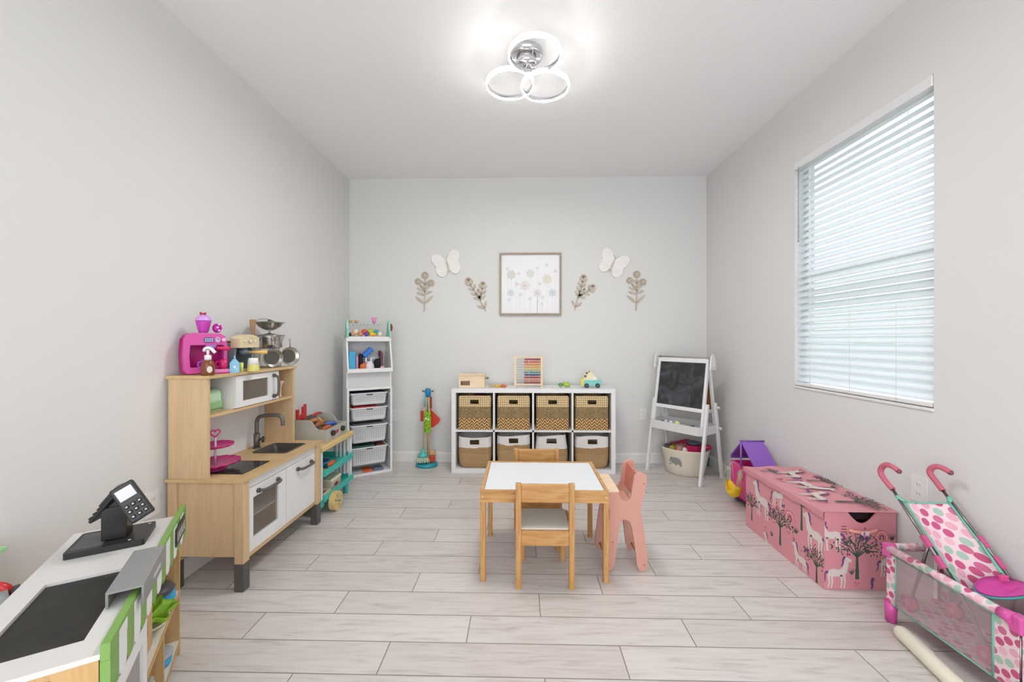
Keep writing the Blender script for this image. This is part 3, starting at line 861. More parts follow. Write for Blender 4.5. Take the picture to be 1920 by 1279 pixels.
glz = mesh_net('tinted_acrylic', '#8f8378', .35); glz.node_tree.nodes['Principled BSDF'].inputs['Roughness'].default_value = .08
m = MB(); m.box(KX1-.011, KX1-.008, 1.953, 2.156, .215, .412); m.build('door_window', glz, d1)
handle_bar(d1, 1.985, 2.147, .436, .436, KX1)
m = MB(); m.box(KX1-.018, KX1, 2.231, 2.540, dz0, dz1, .001); d2 = m.build('cupboard_door', M_WHITE, kt)
handle_bar(d2, 2.34, 2.49, .428, .428, KX1)
m = MB(); m.box(KX0+.03, KX1-.024, 1.91, 2.226, .306, .313); m.build('oven_rack', M_WHITE, kt)
m = MB(); m.box(KX0+.03, KX1-.024, 2.224, 2.232, .162, .50); m.build('middle_partition', M_BIRCH, kt)
# upper tower
TX0, TX1 = -1.682, -1.492
for y in (KY0, KY1-.018):
    m = MB(); m.box(TX0, TX1, y, y+.018, .535, 1.012, .001); m.build('tower_side', M_BIRCH, kt)
m = MB(); m.box(TX0-.006, TX1+.012, KY0-.006, KY1+.008, 1.012, 1.028, .002); m.build('tower_top', M_BIRCHY, kt)
m = MB(); m.box(TX0, TX1, KY0+.018, KY1-.018, .822, .836, .001); m.build('tower_shelf', M_BIRCHY, kt)
m = MB(); m.box(TX0, TX0+.006, KY0+.018, 2.50, .535, .822); m.build('splashback', M_WHITE, kt)
m = MB(); m.box(TX0, TX0+.006, KY0+.018, KY1-.018, .836, 1.012); m.build('tower_back', mat('#cbc9b4', .6), kt)
for y in (2.046, 2.404):
    m = MB(); m.box(TX0+.006, TX1-.0145, y, y+.010, .836, 1.012); m.build('microwave_side', M_WHITE, kt)
m = MB(); m.prism([(2.046, .84), (2.414, .84), (2.414, 1.008), (2.046, 1.008)], (TX1-.014, 0, 0), (0, 1, 0), (0, 0, 1), (.014, 0, 0), holes=[[(2.10, .872), (2.10, .978), (2.315, .978), (2.315, .872)]])
mw = m.build('microwave_door', M_WHITE, kt)
m = MB(); m.box(TX1-.009, TX1-.006, 2.101, 2.314, .873, .977); m.build('door_window', glz, mw)
m = MB(); m.cyl((TX1, 2.36, .985), (TX1+.012, 2.36, .985), .0115, 16); m.cyl((TX1, 2.36, .862), (TX1+.012, 2.36, .862), .0115, 16)
m.tube([(TX1+.01, 2.36, .985), (TX1+.03, 2.36, .972), (TX1+.034, 2.36, .925), (TX1+.03, 2.36, .875), (TX1+.01, 2.36, .862)], .0075, 10, sub=5); m.build('handle', mat('#57534f', .4), mw)

# on the worktop
def plate(m, c, r, amp=.05, n=14, dome=.006):
    x, y, z = c; seg = 84; L = []
    for rr, h in ((.02*r, 0), (.75*r, 0), (.93*r, .004), (1.0*r, .013), (1.0*r, .016), (.92*r, .008), (.74*r, .003), (.02*r, .003)):
        L.append([(x+rr*(1+(amp if rr > .8*r else 0)*math.cos(n*2*PI*k/seg))*math.cos(2*PI*k/seg), y+rr*(1+(amp if rr > .8*r else 0)*math.cos(n*2*PI*k/seg))*math.sin(2*PI*k/seg), z+h) for k in range(seg)])
    return m.rings(L)
M_HOTPINK = mat('#c83f84', .3)
ck = thing('cake_stand', (-1.566, 2.0, .5355), 'hot pink two tier toy cake stand with heart handle on the cooktop', 'toy cake stand')
m = MB(); plate(m, (-1.562, 1.995, .5645), .108); m.build('lower_plate', M_HOTPINK, ck)
m = MB(); plate(m, (-1.562, 1.995, .652), .078); m.build('upper_plate', M_HOTPINK, ck)
m = MB(); m.lathe((-1.562, 1.995, .5395), [(.05, 0), (.047, .004), (.02, .012), (.012, .026)], 24); m.build('foot', M_HOTPINK, ck)
m = MB(); m.cyl((-1.562, 1.995, .565), (-1.562, 1.995, .700), .005, 12); m.build('pole', mat('#e3c8d6', .3), ck)
m = MB(); hp = []
for k in range(40):
    a = 2*PI*k/40; hp.append((-1.562+.0013*16*math.sin(a)**3*.5, 1.995+.0013*16*math.sin(a)**3*.9, .722+.0013*(13*math.cos(a)-5*math.cos(2*a)-2*math.cos(3*a)-math.cos(4*a))))
m.tube(hp, .0042, 8, closed=True); m.build('heart_handle', M_HOTPINK, ck)
hk = thing('hanging_whisk', (-1.60, 1.94, .67), 'black hook with thin dark wire whisk hanging under the kitchen shelf', 'toy utensil')
m = MB(); m.tube([(-1.60, 1.94, .820), (-1.60, 1.94, .80), (-1.60, 1.935, .785), (-1.60, 1.945, .768), (-1.60, 1.965, .772), (-1.60, 1.968, .785)], .003, 8, sub=4); m.build('hook', M_BLACK, hk)
m = MB(); m.tube([(-1.60, 1.95, .768), (-1.60, 1.945, .72), (-1.60, 1.94, .68)], .0018, 6); m.tube([(-1.60, 1.953, .768), (-1.60, 1.958, .72), (-1.60, 1.94, .68)], .0018, 6); m.build('wire', mat('#4b4b4d', .4), hk)
ts = thing('toy_toaster', (-1.60, 1.98, .836), 'mint green toy toaster on the kitchen shelf left of the microwave', 'toy toaster')
m = MB(); m.prism(rrect(-1.665, -1.555, .846, .948, .03, 6), (0, 1.935, 0), (1, 0, 0), (0, 0, 1), (0, .09, 0)); m.build('body', mat('#b9dcb5', .4), ts)
m = MB(); m.prism(rrect(-1.669, -1.551, .843, .89, .012, 4), (0, 1.93, 0), (1, 0, 0), (0, 0, 1), (0, .10, 0)); m.build('lower_band', mat('#93bb86', .4), ts)
m = MB(); m.box(-1.665, -1.555, 1.935, 2.025, .837, .844); m.build('base', mat('#8fae82', .4), ts)
m = MB(); m.box(-1.6, -1.595, 2.0305, 2.033, .87, .925); m.ell((-1.5975, 2.035, .915), .006); m.build('lever', mat('#3f5a4c', .4), ts)
for (x, y, h, r_, lab) in ((-1.47, 2.40, '#e8e3dd', .017, 'small white toy piece lying in the toy sink'), (-1.44, 2.435, '#a26a5c', .012, 'small reddish toy piece lying in the toy sink')):
    m = MB(); m.ell((x, y, .474+r_*.8), (r_*1.2, r_*1.5, r_*.8)); tag(m.build('sink_toy', mat(h)), lab, 'toy')
for (y, z_, h, lab) in ((2.49, .836, '#d8b9a0', 'small pale wooden toy cup right of the play microwave'),):
    m = MB(); m.lathe((-1.53, y, z_+.001), [(.015, 0), (.006, .006), (.006, .06), (.02, .09), (.022, .10), (.0, .10)], 16); tag(m.build('toy_goblet', mat(h)), lab, 'toy')

# ---- on top of the kitchen
ZT = 1.028
XF.append(frame_at((-1.62, 1.878, 0), (.503, .866)))   # local x along the machine front, local y away from the room
MP, MPD = mat('#d457a2', .28), mat('#b81578', .3)
pk = thing('toy_espresso_machine', (.09, .04, ZT), 'bright pink plastic toy coffee machine on the kitchen top', 'toy coffee machine')
def dshape(e=0):
    return [(.0+e, ZT+.022+e), (.01+e, ZT+.005+e), (.172-e, ZT+.005+e), (.18-e, ZT+.02+e), (.18-e, ZT+.15-e), (.172-e, ZT+.19-e), (.15-e, ZT+.203-e), (.035+e, ZT+.206-e), (.012+e, ZT+.196-e), (.001+e, ZT+.175-e), (-.004+e, ZT+.1)]
m = MB(); m.prism(dshape(), (0, 0, 0), (1, 0, 0), (0, 0, 1), (0, .02, 0), holes=[list(reversed([(.022, ZT+.035), (.165, ZT+.035), (.165, ZT+.145), (.022, ZT+.145), (.018, ZT+.09)]))])
m.build('front_shell', MP, pk)
m = MB(); m.prism(dshape(.002), (0, .065, 0), (1, 0, 0), (0, 0, 1), (0, .004, 0)); m.prism([(.004, ZT+.006), (.02, ZT+.006), (.02, ZT+.2), (.012, ZT+.194), (.0, ZT+.1)], (0, .02, 0), (1, 0, 0), (0, 0, 1), (0, .045, 0))
m.box(.02, .165, .02, .065, ZT+.146, ZT+.2); m.box(.02, .172, .02, .065, ZT+.004, ZT+.03); m.box(.166, .177, .02, .065, ZT+.03, ZT+.17); m.build('inner_housing', MPD, pk)
m = MB(); m.box(.07, .178, -.035, 0, ZT+.004, ZT+.022, .004); m.build('drip_tray', mat('#e884c0', .3), pk)
m = MB(); m.box(.07, .176, -.037, 0, 1.0285, ZT+.006, .002); m.build('tray_base', MPD, pk)
m = MB(); m.prism(rrect(.078, .118, ZT+.158, ZT+.183, .004), (0, -.0005, 0), (1, 0, 0), (0, 0, 1), (0, -.003, 0)); m.mi = 1
for a in range(4):
    for b in range(2): m.prism(circ(.0845+.009*a, ZT+.1655+.010*b, .0032, 10), (0, -.0035, 0), (1, 0, 0), (0, 0, 1), (0, -.0015, 0))
m.build('button_panel', [mat('#4f5a86', .3), mat('#dfe3f2', .3)], pk)
m = MB(); m.prism(circ(.137, ZT+.172, .0115, 20, .0145), (0, 0, 0), (1, 0, 0), (0, 0, 1), (0, -.005, 0)); m.mi = 1
m.prism([(.136, ZT+.171), (.138, ZT+.171), (.142, ZT+.181), (.1405, ZT+.182)], (0, -.005, 0), (1, 0, 0), (0, 0, 1), (0, -.001, 0)); m.prism([(.1365, ZT+.173), (.1375, ZT+.170), (.131, ZT+.179), (.132, ZT+.181)], (0, -.005, 0), (1, 0, 0), (0, 0, 1), (0, -.001, 0))
m.build('dial', [mat('#c9b3d0', .3), mat('#3c3046', .4)], pk)
m = MB(); m.cyl((.161, 0, ZT+.172), (.161, -.012, ZT+.172), .009, 16); m.build('knob', mat('#f3b8de', .25), pk)
m = MB(); m.cyl((.105, -.01, ZT+.146), (.105, -.01, ZT+.128), .022, 18); m.cyl((.105, -.01, ZT+.128), (.105, -.01, ZT+.118), .015, 18); m.build('brew_head', mat('#a07ac2', .3), pk)
m = MB(); m.tube([(.12, -.03, ZT+.131), (.16, -.035, ZT+.127), (.178, -.036, ZT+.126)], [.008, .011, .009], 12); m.build('portafilter_handle', mat('#cc1f62', .3), pk)
def cup(name, c, r, h, hexc, label, cat='toy cup', hd=True):
    t_ = thing(name, c, label, cat)
    x, y, z_ = c
    m = MB(); m.lathe((x, y, z_), [(r*.7, 0), (r*.9, h*.3), (r, h), (r*.9, h), (r*.8, h*.3), (r*.3, h*.1)], 20, cap=(True, True)); m.build('bowl', mat(hexc, .3), t_)
    if hd:
        m = MB(); m.tube([(x-r*.85, y, z_+h*.8), (x-r*1.6, y, z_+h*.75), (x-r*1.6, y, z_+h*.35), (x-r*.8, y, z_+h*.25)], r*.15, 8, sub=4); m.build('cup_handle', mat(hexc, .3), t_)
    return t_
cup('toy_cup', (.082, -.018, ZT+.0225), .021, .05, '#9a55c8', 'purple toy cup in the pink coffee machine')
cup('toy_cup', (.155, -.018, ZT+.0225), .020, .048, '#cf1c6c', 'hot pink toy cup in the pink coffee machine')
XF.pop()
jr = thing('toy_jar', (-1.59, 2.0, 1.2335), 'lavender and magenta toy jar with red bow on the pink machine', 'toy')
jx, jy, jz = -1.597, 1.962, 1.2345
m = MB(); m.lathe((jx, jy, jz), [(.018, 0), (.022, .01), (.031, .05), (.032, .06)], 24); m.build('cup_body', mat('#c03aae', .3), jr)
m = MB(); m.lathe((jx, jy, jz+.06), [(.034, 0), (.035, .004), (.029, .018), (.014, .028), (.0, .030)], 24); m.build('lid', mat('#cf9adf', .3), jr)
m = MB()
for s in (-1, 1): m.prism([(0, -.003), (s*.013, -.008), (s*.014, .008), (0, .003)], (jx-.003, jy, jz+.096), (.4, .9, 0), (0, 0, 1), (.004, -.002, 0))
m.ell((jx, jy, jz+.096), .004); m.build('bow', mat('#b01f55', .4), jr)
sp = thing('toy_bead_ball', (-1.565, 2.02, 1.2335), 'shiny magenta beaded toy beside the lavender jar', 'toy')
m = MB(); m.ell((-1.560, 2.005, 1.259), (.02, .022, .025), 14, 9); m.build('body', mat('#b01690', .15), sp)
for k in range(6):
    a = k*1.05; m = MB(); m.ell((-1.543, 2.005+.018*math.cos(a), 1.262+.018*math.sin(a)), .0052); m.build('bead', mat('#f4c4ee', .2), sp)

sb = thing('soap_bottle', (-1.502, 1.872, ZT), 'amber toy soap bottle with white pump on the kitchen top edge', 'bottle')
bx_, by_ = -1.506, 1.878
m = MB(); m.lathe((bx_, by_, ZT), [(.024, 0), (.027, .003), (.027, .05), (.023, .066), (.014, .074)], 26); bb_ = m.build('body', mat('#7d4424', .2), sb)
m = MB(); m.prism(circ(0, .03, .011, 18, .016), (bx_+.0215, by_-.0175, ZT), Vector((.63, .77, 0)), (0, 0, 1), Vector((.77, -.63, 0))*.0015); m.build('label_sticker', mat('#d9cfc6', .5), bb_)
m = MB(); m.cyl((bx_, by_, ZT+.074), (bx_, by_, ZT+.098), .0145, 18); m.cyl((bx_, by_, ZT+.098), (bx_, by_, ZT+.122), .006, 12)
m.tube([(bx_-.022, by_+.004, ZT+.117), (bx_-.012, by_, ZT+.13), (bx_+.01, by_+.003, ZT+.13), (bx_+.028, by_+.010, ZT+.108)], .0075, 10, sub=3); m.build('pump', mat('#e8e6e8', .3), sb)

wm = thing('wooden_coffee_machine', (-1.60, 2.16, ZT), 'grey and beige wooden toy coffee machine with yellow handle', 'toy coffee machine')
m = MB(); m.prism([(-1.675, ZT), (-1.505, ZT), (-1.52, ZT+.03), (-1.545, ZT+.075), (-1.54, ZT+.115), (-1.55, ZT+.15), (-1.66, ZT+.15), (-1.675, ZT+.13)], (0, 2.105, 0), (1, 0, 0), (0, 0, 1), (0, .012, 0)); m.build('side_panel', mat('#7f8a92', .5), wm)
m = MB(); m.prism([(-1.675, ZT), (-1.505, ZT), (-1.52, ZT+.03), (-1.545, ZT+.075), (-1.54, ZT+.115), (-1.55, ZT+.15), (-1.66, ZT+.15), (-1.675, ZT+.13)], (0, 2.243, 0), (1, 0, 0), (0, 0, 1), (0, .012, 0)); m.build('side_panel', mat('#7f8a92', .5), wm)
m = MB(); m.box(-1.675, -1.668, 2.117, 2.243, ZT, ZT+.15); m.build('back_panel', mat('#9fb2ae', .5), wm)
m = MB(); m.prism([(2.100, ZT+.128), (2.258, ZT+.128), (2.258, ZT+.178), (2.24, ZT+.192), (2.20, ZT+.2), (2.15, ZT+.2), (2.115, ZT+.19), (2.100, ZT+.178)], (-1.56, 0, 0), (0, 1, 0), (0, 0, 1), (.05, 0, 0)); h_ = m.build('head', mat('#dccaa6', .5), wm)
m = MB(); m.cyl((-1.51, 2.178, ZT+.168), (-1.503, 2.178, ZT+.168), .014, 20); m.mi = 1; m.torus((-1.503, 2.178, ZT+.168), .014, .0016, (1, 0, 0), 24, 6); m.mi = 0
for y in (2.14, 2.218): m.cyl((-1.51, y, ZT+.165), (-1.504, y, ZT+.165), .007, 14)
m.build('gauge', [mat('#e6ddc8', .4), mat('#a99a7c', .4)], h_)
m = MB(); m.box(-1.66, -1.56, 2.117, 2.243, ZT+.128, ZT+.15); m.build('top_board', mat('#7f8a92', .5), wm)
m = MB(); m.cyl((-1.54, 2.172, ZT+.128), (-1.54, 2.172, ZT+.115), .018, 18); m.cyl((-1.54, 2.172, ZT+.115), (-1.54, 2.172, ZT+.09), .025, 20); m.cyl((-1.54, 2.172, ZT+.09), (-1.54, 2.172, ZT+.082), .012, 20); m.build('brew_group', mat('#5f6a78', .4), wm)
m = MB(); m.tube([(-1.52, 2.185, ZT+.103), (-1.47, 2.215, ZT+.101), (-1.445, 2.23, ZT+.101)], [.0055, .0095, .0105], 12); m.build('portafilter_handle', mat('#e2b85e', .4), wm)
m = MB(); m.box(-1.56, -1.50, 2.118, 2.242, ZT, ZT+.008); m.build('base', mat('#e4d8c0', .5), wm)
mc = thing('toy_milk_carton', (-1.48, 2.035, ZT), 'light blue wooden milk carton in front of the wooden machine', 'toy milk carton')
XF.append(frame_at((-1.50, 2.045, 0), (.75, .66)))
m = MB(); m.prism([(-.021, ZT), (.021, ZT), (.021, ZT+.052), (0, ZT+.076), (-.021, ZT+.052)], (0, -.02, 0), (1, 0, 0), (0, 0, 1), (0, .04, 0)); m.box(-.003, .003, -.02, .02, ZT+.07, ZT+.088); m.mi = 1
m.prism(circ(.0, ZT+.03, .006, 10), (0, -.0203, 0), (1, 0, 0), (0, 0, 1), (0, -.0004, 0)); m.prism(circ(.008, ZT+.018, .003, 8), (0, -.0203, 0), (1, 0, 0), (0, 0, 1), (0, -.0004, 0))
m.build('carton', [mat('#86bfdd', .5), mat('#e6f0f4', .5)], mc)
XF.pop()
jc = thing('toy_creamer', (-1.475, 2.13, ZT), 'white and yellow wooden toy jar under the brew handle', 'toy jar')
m = MB(); m.lathe((-1.464, 2.14, ZT), [(.029, 0), (.030, .003), (.028, .036)], 24, cap=(True, False)); m.build('base', mat('#d8d27a', .5), jc)
m = MB(); m.lathe((-1.464, 2.14, ZT), [(.028, .036), (.024, .068), (.021, .072), (0, .072)], 24, cap=(True, True)); m.build('top', mat('#e6e4df', .5), jc)
m = MB(); m.cyl((-1.49, 2.085, ZT), (-1.49, 2.085, ZT+.05), .009, 14); tag(m.build('toy_syrup_bottle', mat('#d6d96a', .4)), 'small yellow green toy bottle between milk carton and jar', 'toy')
m = MB(); m.lathe((-1.605, 2.127, ZT+.152), [(.002, 0), (.004, .01), (.004, .012)], 8)
wsp = thing('wooden_toy_spatula', (-1.59, 2.10, 1.18), 'brown wooden toy spatula lying on the grey coffee machine', 'toy utensil')
m.bm.free()
m = MB(); m.tube([(-1.60, 2.045, 1.215), (-1.60, 2.085, 1.196), (-1.60, 2.11, 1.192)], .0032, 8); m.ell((-1.60, 2.135, 1.189), (.016, .028, .007)); m.build('spatula', mat('#a9795a', .5), wsp)
m = MB(); m.box(-1.64, -1.59, 2.135, 2.165, ZT+.152, ZT+.158); m.build('rest', mat('#b9c4c2', .4), wsp)

# stack of toy pots on a wire rack
px_, py_ = -1.578, 2.458
rk = thing('pot_rack', (px_, py_, ZT), 'wire rack holding small steel toy pots on the kitchen top', 'pot rack')
m = MB()
m.torus((px_, py_, ZT+.003), .062, .0025, (0, 0, 1), 40, 8)
for a in (.6, 2.2, 3.9, 5.4):
    x, y = px_+.062*math.cos(a), py_+.062*math.sin(a)
    m.tube([(x, y, ZT+.003), (px_+.05*math.cos(a), py_+.05*math.sin(a), ZT+.10), (px_+.082*math.cos(a), py_+.082*math.sin(a), ZT+.20)], .0022, 8, sub=4)
m.torus((px_, py_, ZT+.118), .052, .002, (0, 0, 1), 36, 8); m.torus((px_, py_, ZT+.20), .084, .0022, (0, 0, 1), 40, 8)
m.tube([(px_-.05, py_-.07, ZT+.20), (px_-.045, py_-.06, ZT+.285), (px_-.01, py_-.01, ZT+.30), (px_+.04, py_+.07, ZT+.27)], .002, 8, sub=5)
m.build('wire_frame', M_STEEL, rk)
pt = thing('toy_saucepan', (px_, py_, ZT+.121), 'shiny steel toy saucepan standing in the wire rack', 'toy pot')
m = MB(); m.lathe((px_, py_, ZT+.121), [(.066, 0), (.070, .003), (.071, .066), (.074, .07), (.070, .07), (.068, .066), (.066, .006), (.01, .005)], 36, cap=(True, True)); m.build('pot_body', M_CHROME, pt)
m = MB(); m.lathe((px_, py_, ZT+.192), [(.075, 0), (.07, .006), (.04, .016), (.008, .02), (.006, .03), (.012, .034), (.0, .038)], 32); m.build('lid', M_STEEL, pt)
for s in (-1, 1):
    m = MB(); m.tube([(px_+s*.05*.4, py_+s*.066, ZT+.165), (px_+s*.03, py_+s*.088, ZT+.167), (px_+s*.06*.7, py_+s*.06, ZT+.165)], .0028, 8, sub=3); m.build('pot_handle', M_STEEL, pt)
cd = thing('toy_colander', (px_, py_, ZT+.232), 'steel toy colander on top of the saucepan in the rack', 'toy pot')
m = MB(); m.lathe((px_, py_, ZT+.231), [(.02, 0), (.034, .006), (.06, .022), (.074, .044), (.088, .047), (.088, .049), (.073, .047), (.058, .026), (.03, .01), (.004, .008)], 36)
m.build('bowl', M_STEEL, cd)
m = MB(); m.lathe((px_, py_, ZT+.279), [(.086, 0), (.05, .006), (.01, .010), (.009, .018), (.0, .02)], 32); m.build('lid', mat('#6a655d', .3, .9), cd)
def pan(cx_, cy_, cz_, r_, n, lab):
    t_ = thing('toy_frying_pan', (cx_, cy_, cz_), lab, 'toy pan')
    n = Vector(n).normalized(); a = Vector((0, 0, 1)).cross(n).normalized(); b = n.cross(a)
    m = MB(); L = []
    for rr, h in ((.02*r_, -.022), (.75*r_, -.022), (.8*r_, -.02), (1.0*r_, 0), (1.04*r_, .001), (.97*r_, 0), (.76*r_, -.018), (.02*r_, -.019)):
        L.append([Vector((cx_, cy_, cz_))+(a*math.cos(2*PI*k/36)+b*math.sin(2*PI*k/36))*rr+n*h for k in range(36)])
    m.rings(L); m.build('pan_body', M_STEEL, t_)
    m = MB(); c = Vector((cx_, cy_, cz_)); m.tube([c+b*r_*.98, c+b*(r_+.025)+n*.004, c+b*(r_+.055)], .0035, 8); m.build('handle', M_STEEL, t_)
    m = MB(); m.prism(circ(0, 0, r_*.72, 28), c-n*.0178, a, b, n*.0006); m.build('cooking_surface', mat('#55524b', .4, .3), t_)
pan(-1.515, 2.395, ZT+.060, .055, (.75, -.66, .0), 'toy frying pan hanging low on the rack, left one behind the yellow handle')
pan(-1.497, 2.545, ZT+.066, .057, (.82, -.57, .08), 'toy frying pan hanging low on the rack, right one')
m = MB(); m.prism([(-.004, 0), (.004, 0), (.008, .04), (.012, .05), (.019, .105), (.016, .115), (-.016, .115), (-.019, .105), (-.012, .05), (-.008, .04)], (-1.655, 2.33, ZT+.155), (.35, .93, 0), (0, 0, 1), (-.006, .002, 0))
tag(m.build('toy_paddle', mat('#a07c5c', .5)), 'brown wooden toy paddle standing behind the pot rack', 'toy utensil')
bpy.data.objects['toy_paddle'].location = (-1.60, 2.335, 1.205)
m = MB(); m.box(-1.612, -1.592, 2.325, 2.347, ZT, 1.204, .002); tag(m.build('paddle_holder', M_STEEL), 'slim steel holder under the brown paddle', 'holder')
bpy.data.objects['paddle_holder'].location.z = ZT

# ------------------------------------------------------------------ play food cart with grill
TQ = mat('#3fb8ac', .4); TAN = mat('#d9bd83', .5)
CX0, CX1, CY0, CY1 = -1.665, -1.33, 2.632, 3.135
ct = thing('toy_food_cart', (-1.5, 2.88, 0), 'toy food cart with tan top, turquoise trays and tan wheel', 'toy cart')
m = MB(); m.box(CX0, CX1, CY0, CY1, .440, .478, .008, 3); m.build('cart_top', TAN, ct)
for y, nm in ((CY0+.01, 0), (CY1-.03, 1)):
    for x in ((CX1-.075, CX1-.012) if not nm else (CX1-.035, CX1-.012)),:
        m = MB(); m.box(x[0], x[1], y, y+.02, .115, .44, .003); m.build('post', M_WHITE, ct)
    m = MB(); m.box(CX0+.01, CX0+.05, y, y+.02, .115, .44, .003); m.build('post', M_WHITE, ct)
for k in range(3):
    m = MB(); m.box(CX1-.075-k*.03, CX1-.06-k*.03, CY1-.028, CY1-.014, .14, .44, .002); m.build('slat', M_WHITEP, ct)
for z0, z1 in ((.268, .312), (.098, .14)):
    m = MB()
    m.box(CX0+.012, CX1, CY0+.03, CY1-.008, z0, z0+.008); m.box(CX1-.008, CX1, CY0+.03, CY1-.008, z0+.008, z1, .002); m.box(CX0+.012, CX0+.02, CY0+.03, CY1-.008, z0+.008, z1)
    m.box(CX0+.02, CX1-.008, CY0+.03, CY0+.038, z0+.008, z1); m.box(CX0+.02, CX1-.008, CY1-.016, CY1-.008, z0+.008, z1)
    m.build('tray', TQ, ct)
for x in (CX1-.045, CX0+.03):
    m = MB(); m.cyl((x, CY1-.05, 0), (x, CY1-.05, .098), .017, 18, .023); m.build('leg', TQ, ct)
    m = MB(); m.box(x-.035, x+.03, CY0+.005, CY0+.06, .06, .115, .006); m.build('wheel_bracket', TQ, ct)
def spoked_wheel(name, c, r_, w_, mt, par, mt2=None):
    x, y, z = c
    holes = []
    n = 8
    for k in range(n):
        a = 2*PI*(k+.5)/n
        holes.append([(y+r_*.58*math.cos(a)+r_*(.27*math.cos(t)*math.cos(a)-.10*math.sin(t)*math.sin(a)), z+r_*.58*math.sin(a)+r_*(.27*math.cos(t)*math.sin(a)+.10*math.sin(t)*math.cos(a))) for t in [2*PI*q/10 for q in range(10)]])
    m = MB(); m.prism(circ(y, z, r_, 40), (x, 0, 0), (0, 1, 0), (0, 0, 1), (-w_*.3, 0, 0), holes=holes); m.prism(circ(y, z, r_, 40), (x-w_*.3, 0, 0), (0, 1, 0), (0, 0, 1), (-w_*.7, 0, 0), holes=[circ(y, z, r_*.9, 40)]); m.mi = 1; m.prism(circ(y, z, r_*.9, 40), (x-w_*.5, 0, 0), (0, 1, 0), (0, 0, 1), (-w_*.4, 0, 0))
    w2 = m.build(name, [mt, mat('#4d4030', .6)], par)  # second colour: dark inner disc, painted-in shade behind the spoke holes
    m = MB(); m.cyl((x, y, z), (x+.004, y, z), r_*.14, 14); m.build('hub_cap', mat('#4fa07a', .4), w2)
spoked_wheel('wheel', (-1.288, 2.775, .066), .066, .04, TAN, ct)
spoked_wheel('wheel', (-1.64, 2.775, .066), .066, .03, TAN, ct)
m = MB(); m.cyl((-1.65, 2.775, .066), (-1.33, 2.775, .066), .006, 10); m.build('axle', M_DGREY, ct)
# items in the cart
m = MB(); m.lathe((-1.47, 2.85, .277), [(.05, 0), (.075, .03), (.08, .042), (.075, .042), (.05, .008), (0, .006)], 28); tag(m.build('toy_bowl', mat('#2f7fc0', .3)), 'blue toy bowl on the upper turquoise cart tray', 'toy bowl')
for k in range(9):
    m = MB(); m.ell((-1.36-.016*(k % 3)-random.uniform(0, .006), 2.685+.025*(k//3)+random.uniform(0, .008), .2895), (.009, .011, .012), 10, 6)
    tag(m.build('toy_pasta', mat('#d9a83c' if k % 2 else '#c98f34', .5)), 'small yellow toy pasta piece in the near end of the upper cart tray', 'toy food', 'yellow toy pasta pieces in the upper cart tray')
m = MB(); m.prism([(0, 0), (.05, -.012), (.07, .004), (.09, 0), (.085, .02), (.05, .018), (.02, .022)], (-1.375, 2.80, .292), (.15, .98, .1), (-.9, .1, .35), (0, 0, .012)); tag(m.build('toy_shrimp', mat('#e0703c', .4)), 'orange toy food piece on the upper cart tray', 'toy food')
bx = thing('toy_takeout_box', (-1.42, 2.90, .106), 'grey and white toy food box with red mark in the lower cart tray', 'toy box')
m = MB(); m.box(-1.455, -1.365, 2.83, 2.98, .1065, .175, .002); m.mi = 1; m.prism(circ(2.905, .14, .03, 20, .014), (-1.3645, 0, 0), (0, 1, 0), (0, 0, 1), (.0006, 0, 0)); m.build('box', [mat('#c9bfae', .6), mat('#a13c3c', .5)], bx)
m = MB(); m.prism([(-1.46, .175), (-1.36, .175), (-1.37, .19), (-1.45, .19)], (0, 2.826, 0), (1, 0, 0), (0, 0, 1), (0, .158, 0)); m.build('lid', mat('#d8d2b8', .6), bx)
m = MB(); m.box(-1.42, -1.345, 2.68, 2.78, .1065, .112); m.box(-1.35, -1.345, 2.68, 2.78, .112, .15); m.box(-1.42, -1.415, 2.68, 2.78, .112, .15); m.box(-1.415, -1.35, 2.68, 2.685, .112, .15); m.box(-1.415, -1.35, 2.775, 2.78, .112, .15)
tag(m.build('toy_crate', M_LIGHTWOOD), 'small wooden toy crate near the cart wheel', 'toy crate')
for x, y, lb in ((-1.395, 2.71, 'nearer brown toy food ball in the small wooden crate'), (-1.37, 2.745, 'farther brown toy food ball in the small wooden crate')):
    m = MB(); m.ell((x, y, .131), .017); tag(m.build('toy_egg', mat('#6f6450', .6)), lb, 'toy food', 'toy food balls in the small crate')

# grill box on the cart
GZ = .479
gr = thing('toy_grill', (-1.48, 2.9, GZ), 'silver wooden toy grill box with two black knobs on the cart', 'toy grill')
MG = mat('#b5b3aa', .45)
gp = [(-1.605, GZ), (-1.36, GZ), (-1.36, GZ+.088), (-1.425, GZ+.09), (-1.44, GZ+.105), (-1.455, GZ+.132), (-1.475, GZ+.15), (-1.50, GZ+.156), (-1.605, GZ+.156)]
for y in (2.745, 3.052):
    m = MB(); m.prism(gp, (0, y, 0), (1, 0, 0), (0, 0, 1), (0, .01, 0)); m.build('side_panel', MG, gr)
m = MB(); m.box(-1.37, -1.36, 2.755, 3.052, GZ, GZ+.088, .001); fp = m.build('front_panel', MG, gr)
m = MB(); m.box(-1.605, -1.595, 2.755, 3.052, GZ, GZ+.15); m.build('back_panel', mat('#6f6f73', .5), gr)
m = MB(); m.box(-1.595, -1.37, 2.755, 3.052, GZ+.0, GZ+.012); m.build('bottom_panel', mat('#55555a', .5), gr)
for y in (2.83, 2.985):
    m = MB(); m.cyl((-1.36, y, GZ+.05), (-1.342, y, GZ+.05), .019, 20); m.build('knob', M_BLACK, fp)
m = MB(); m.prism([(2.885, GZ+.03), (2.93, GZ+.035), (2.93, GZ+.06), (2.89, GZ+.055)], (-1.3598, 0, 0), (0, 1, 0), (0, 0, 1), (.0008, 0, 0)); m.build('emblem', mat('#a8453f', .5), fp)
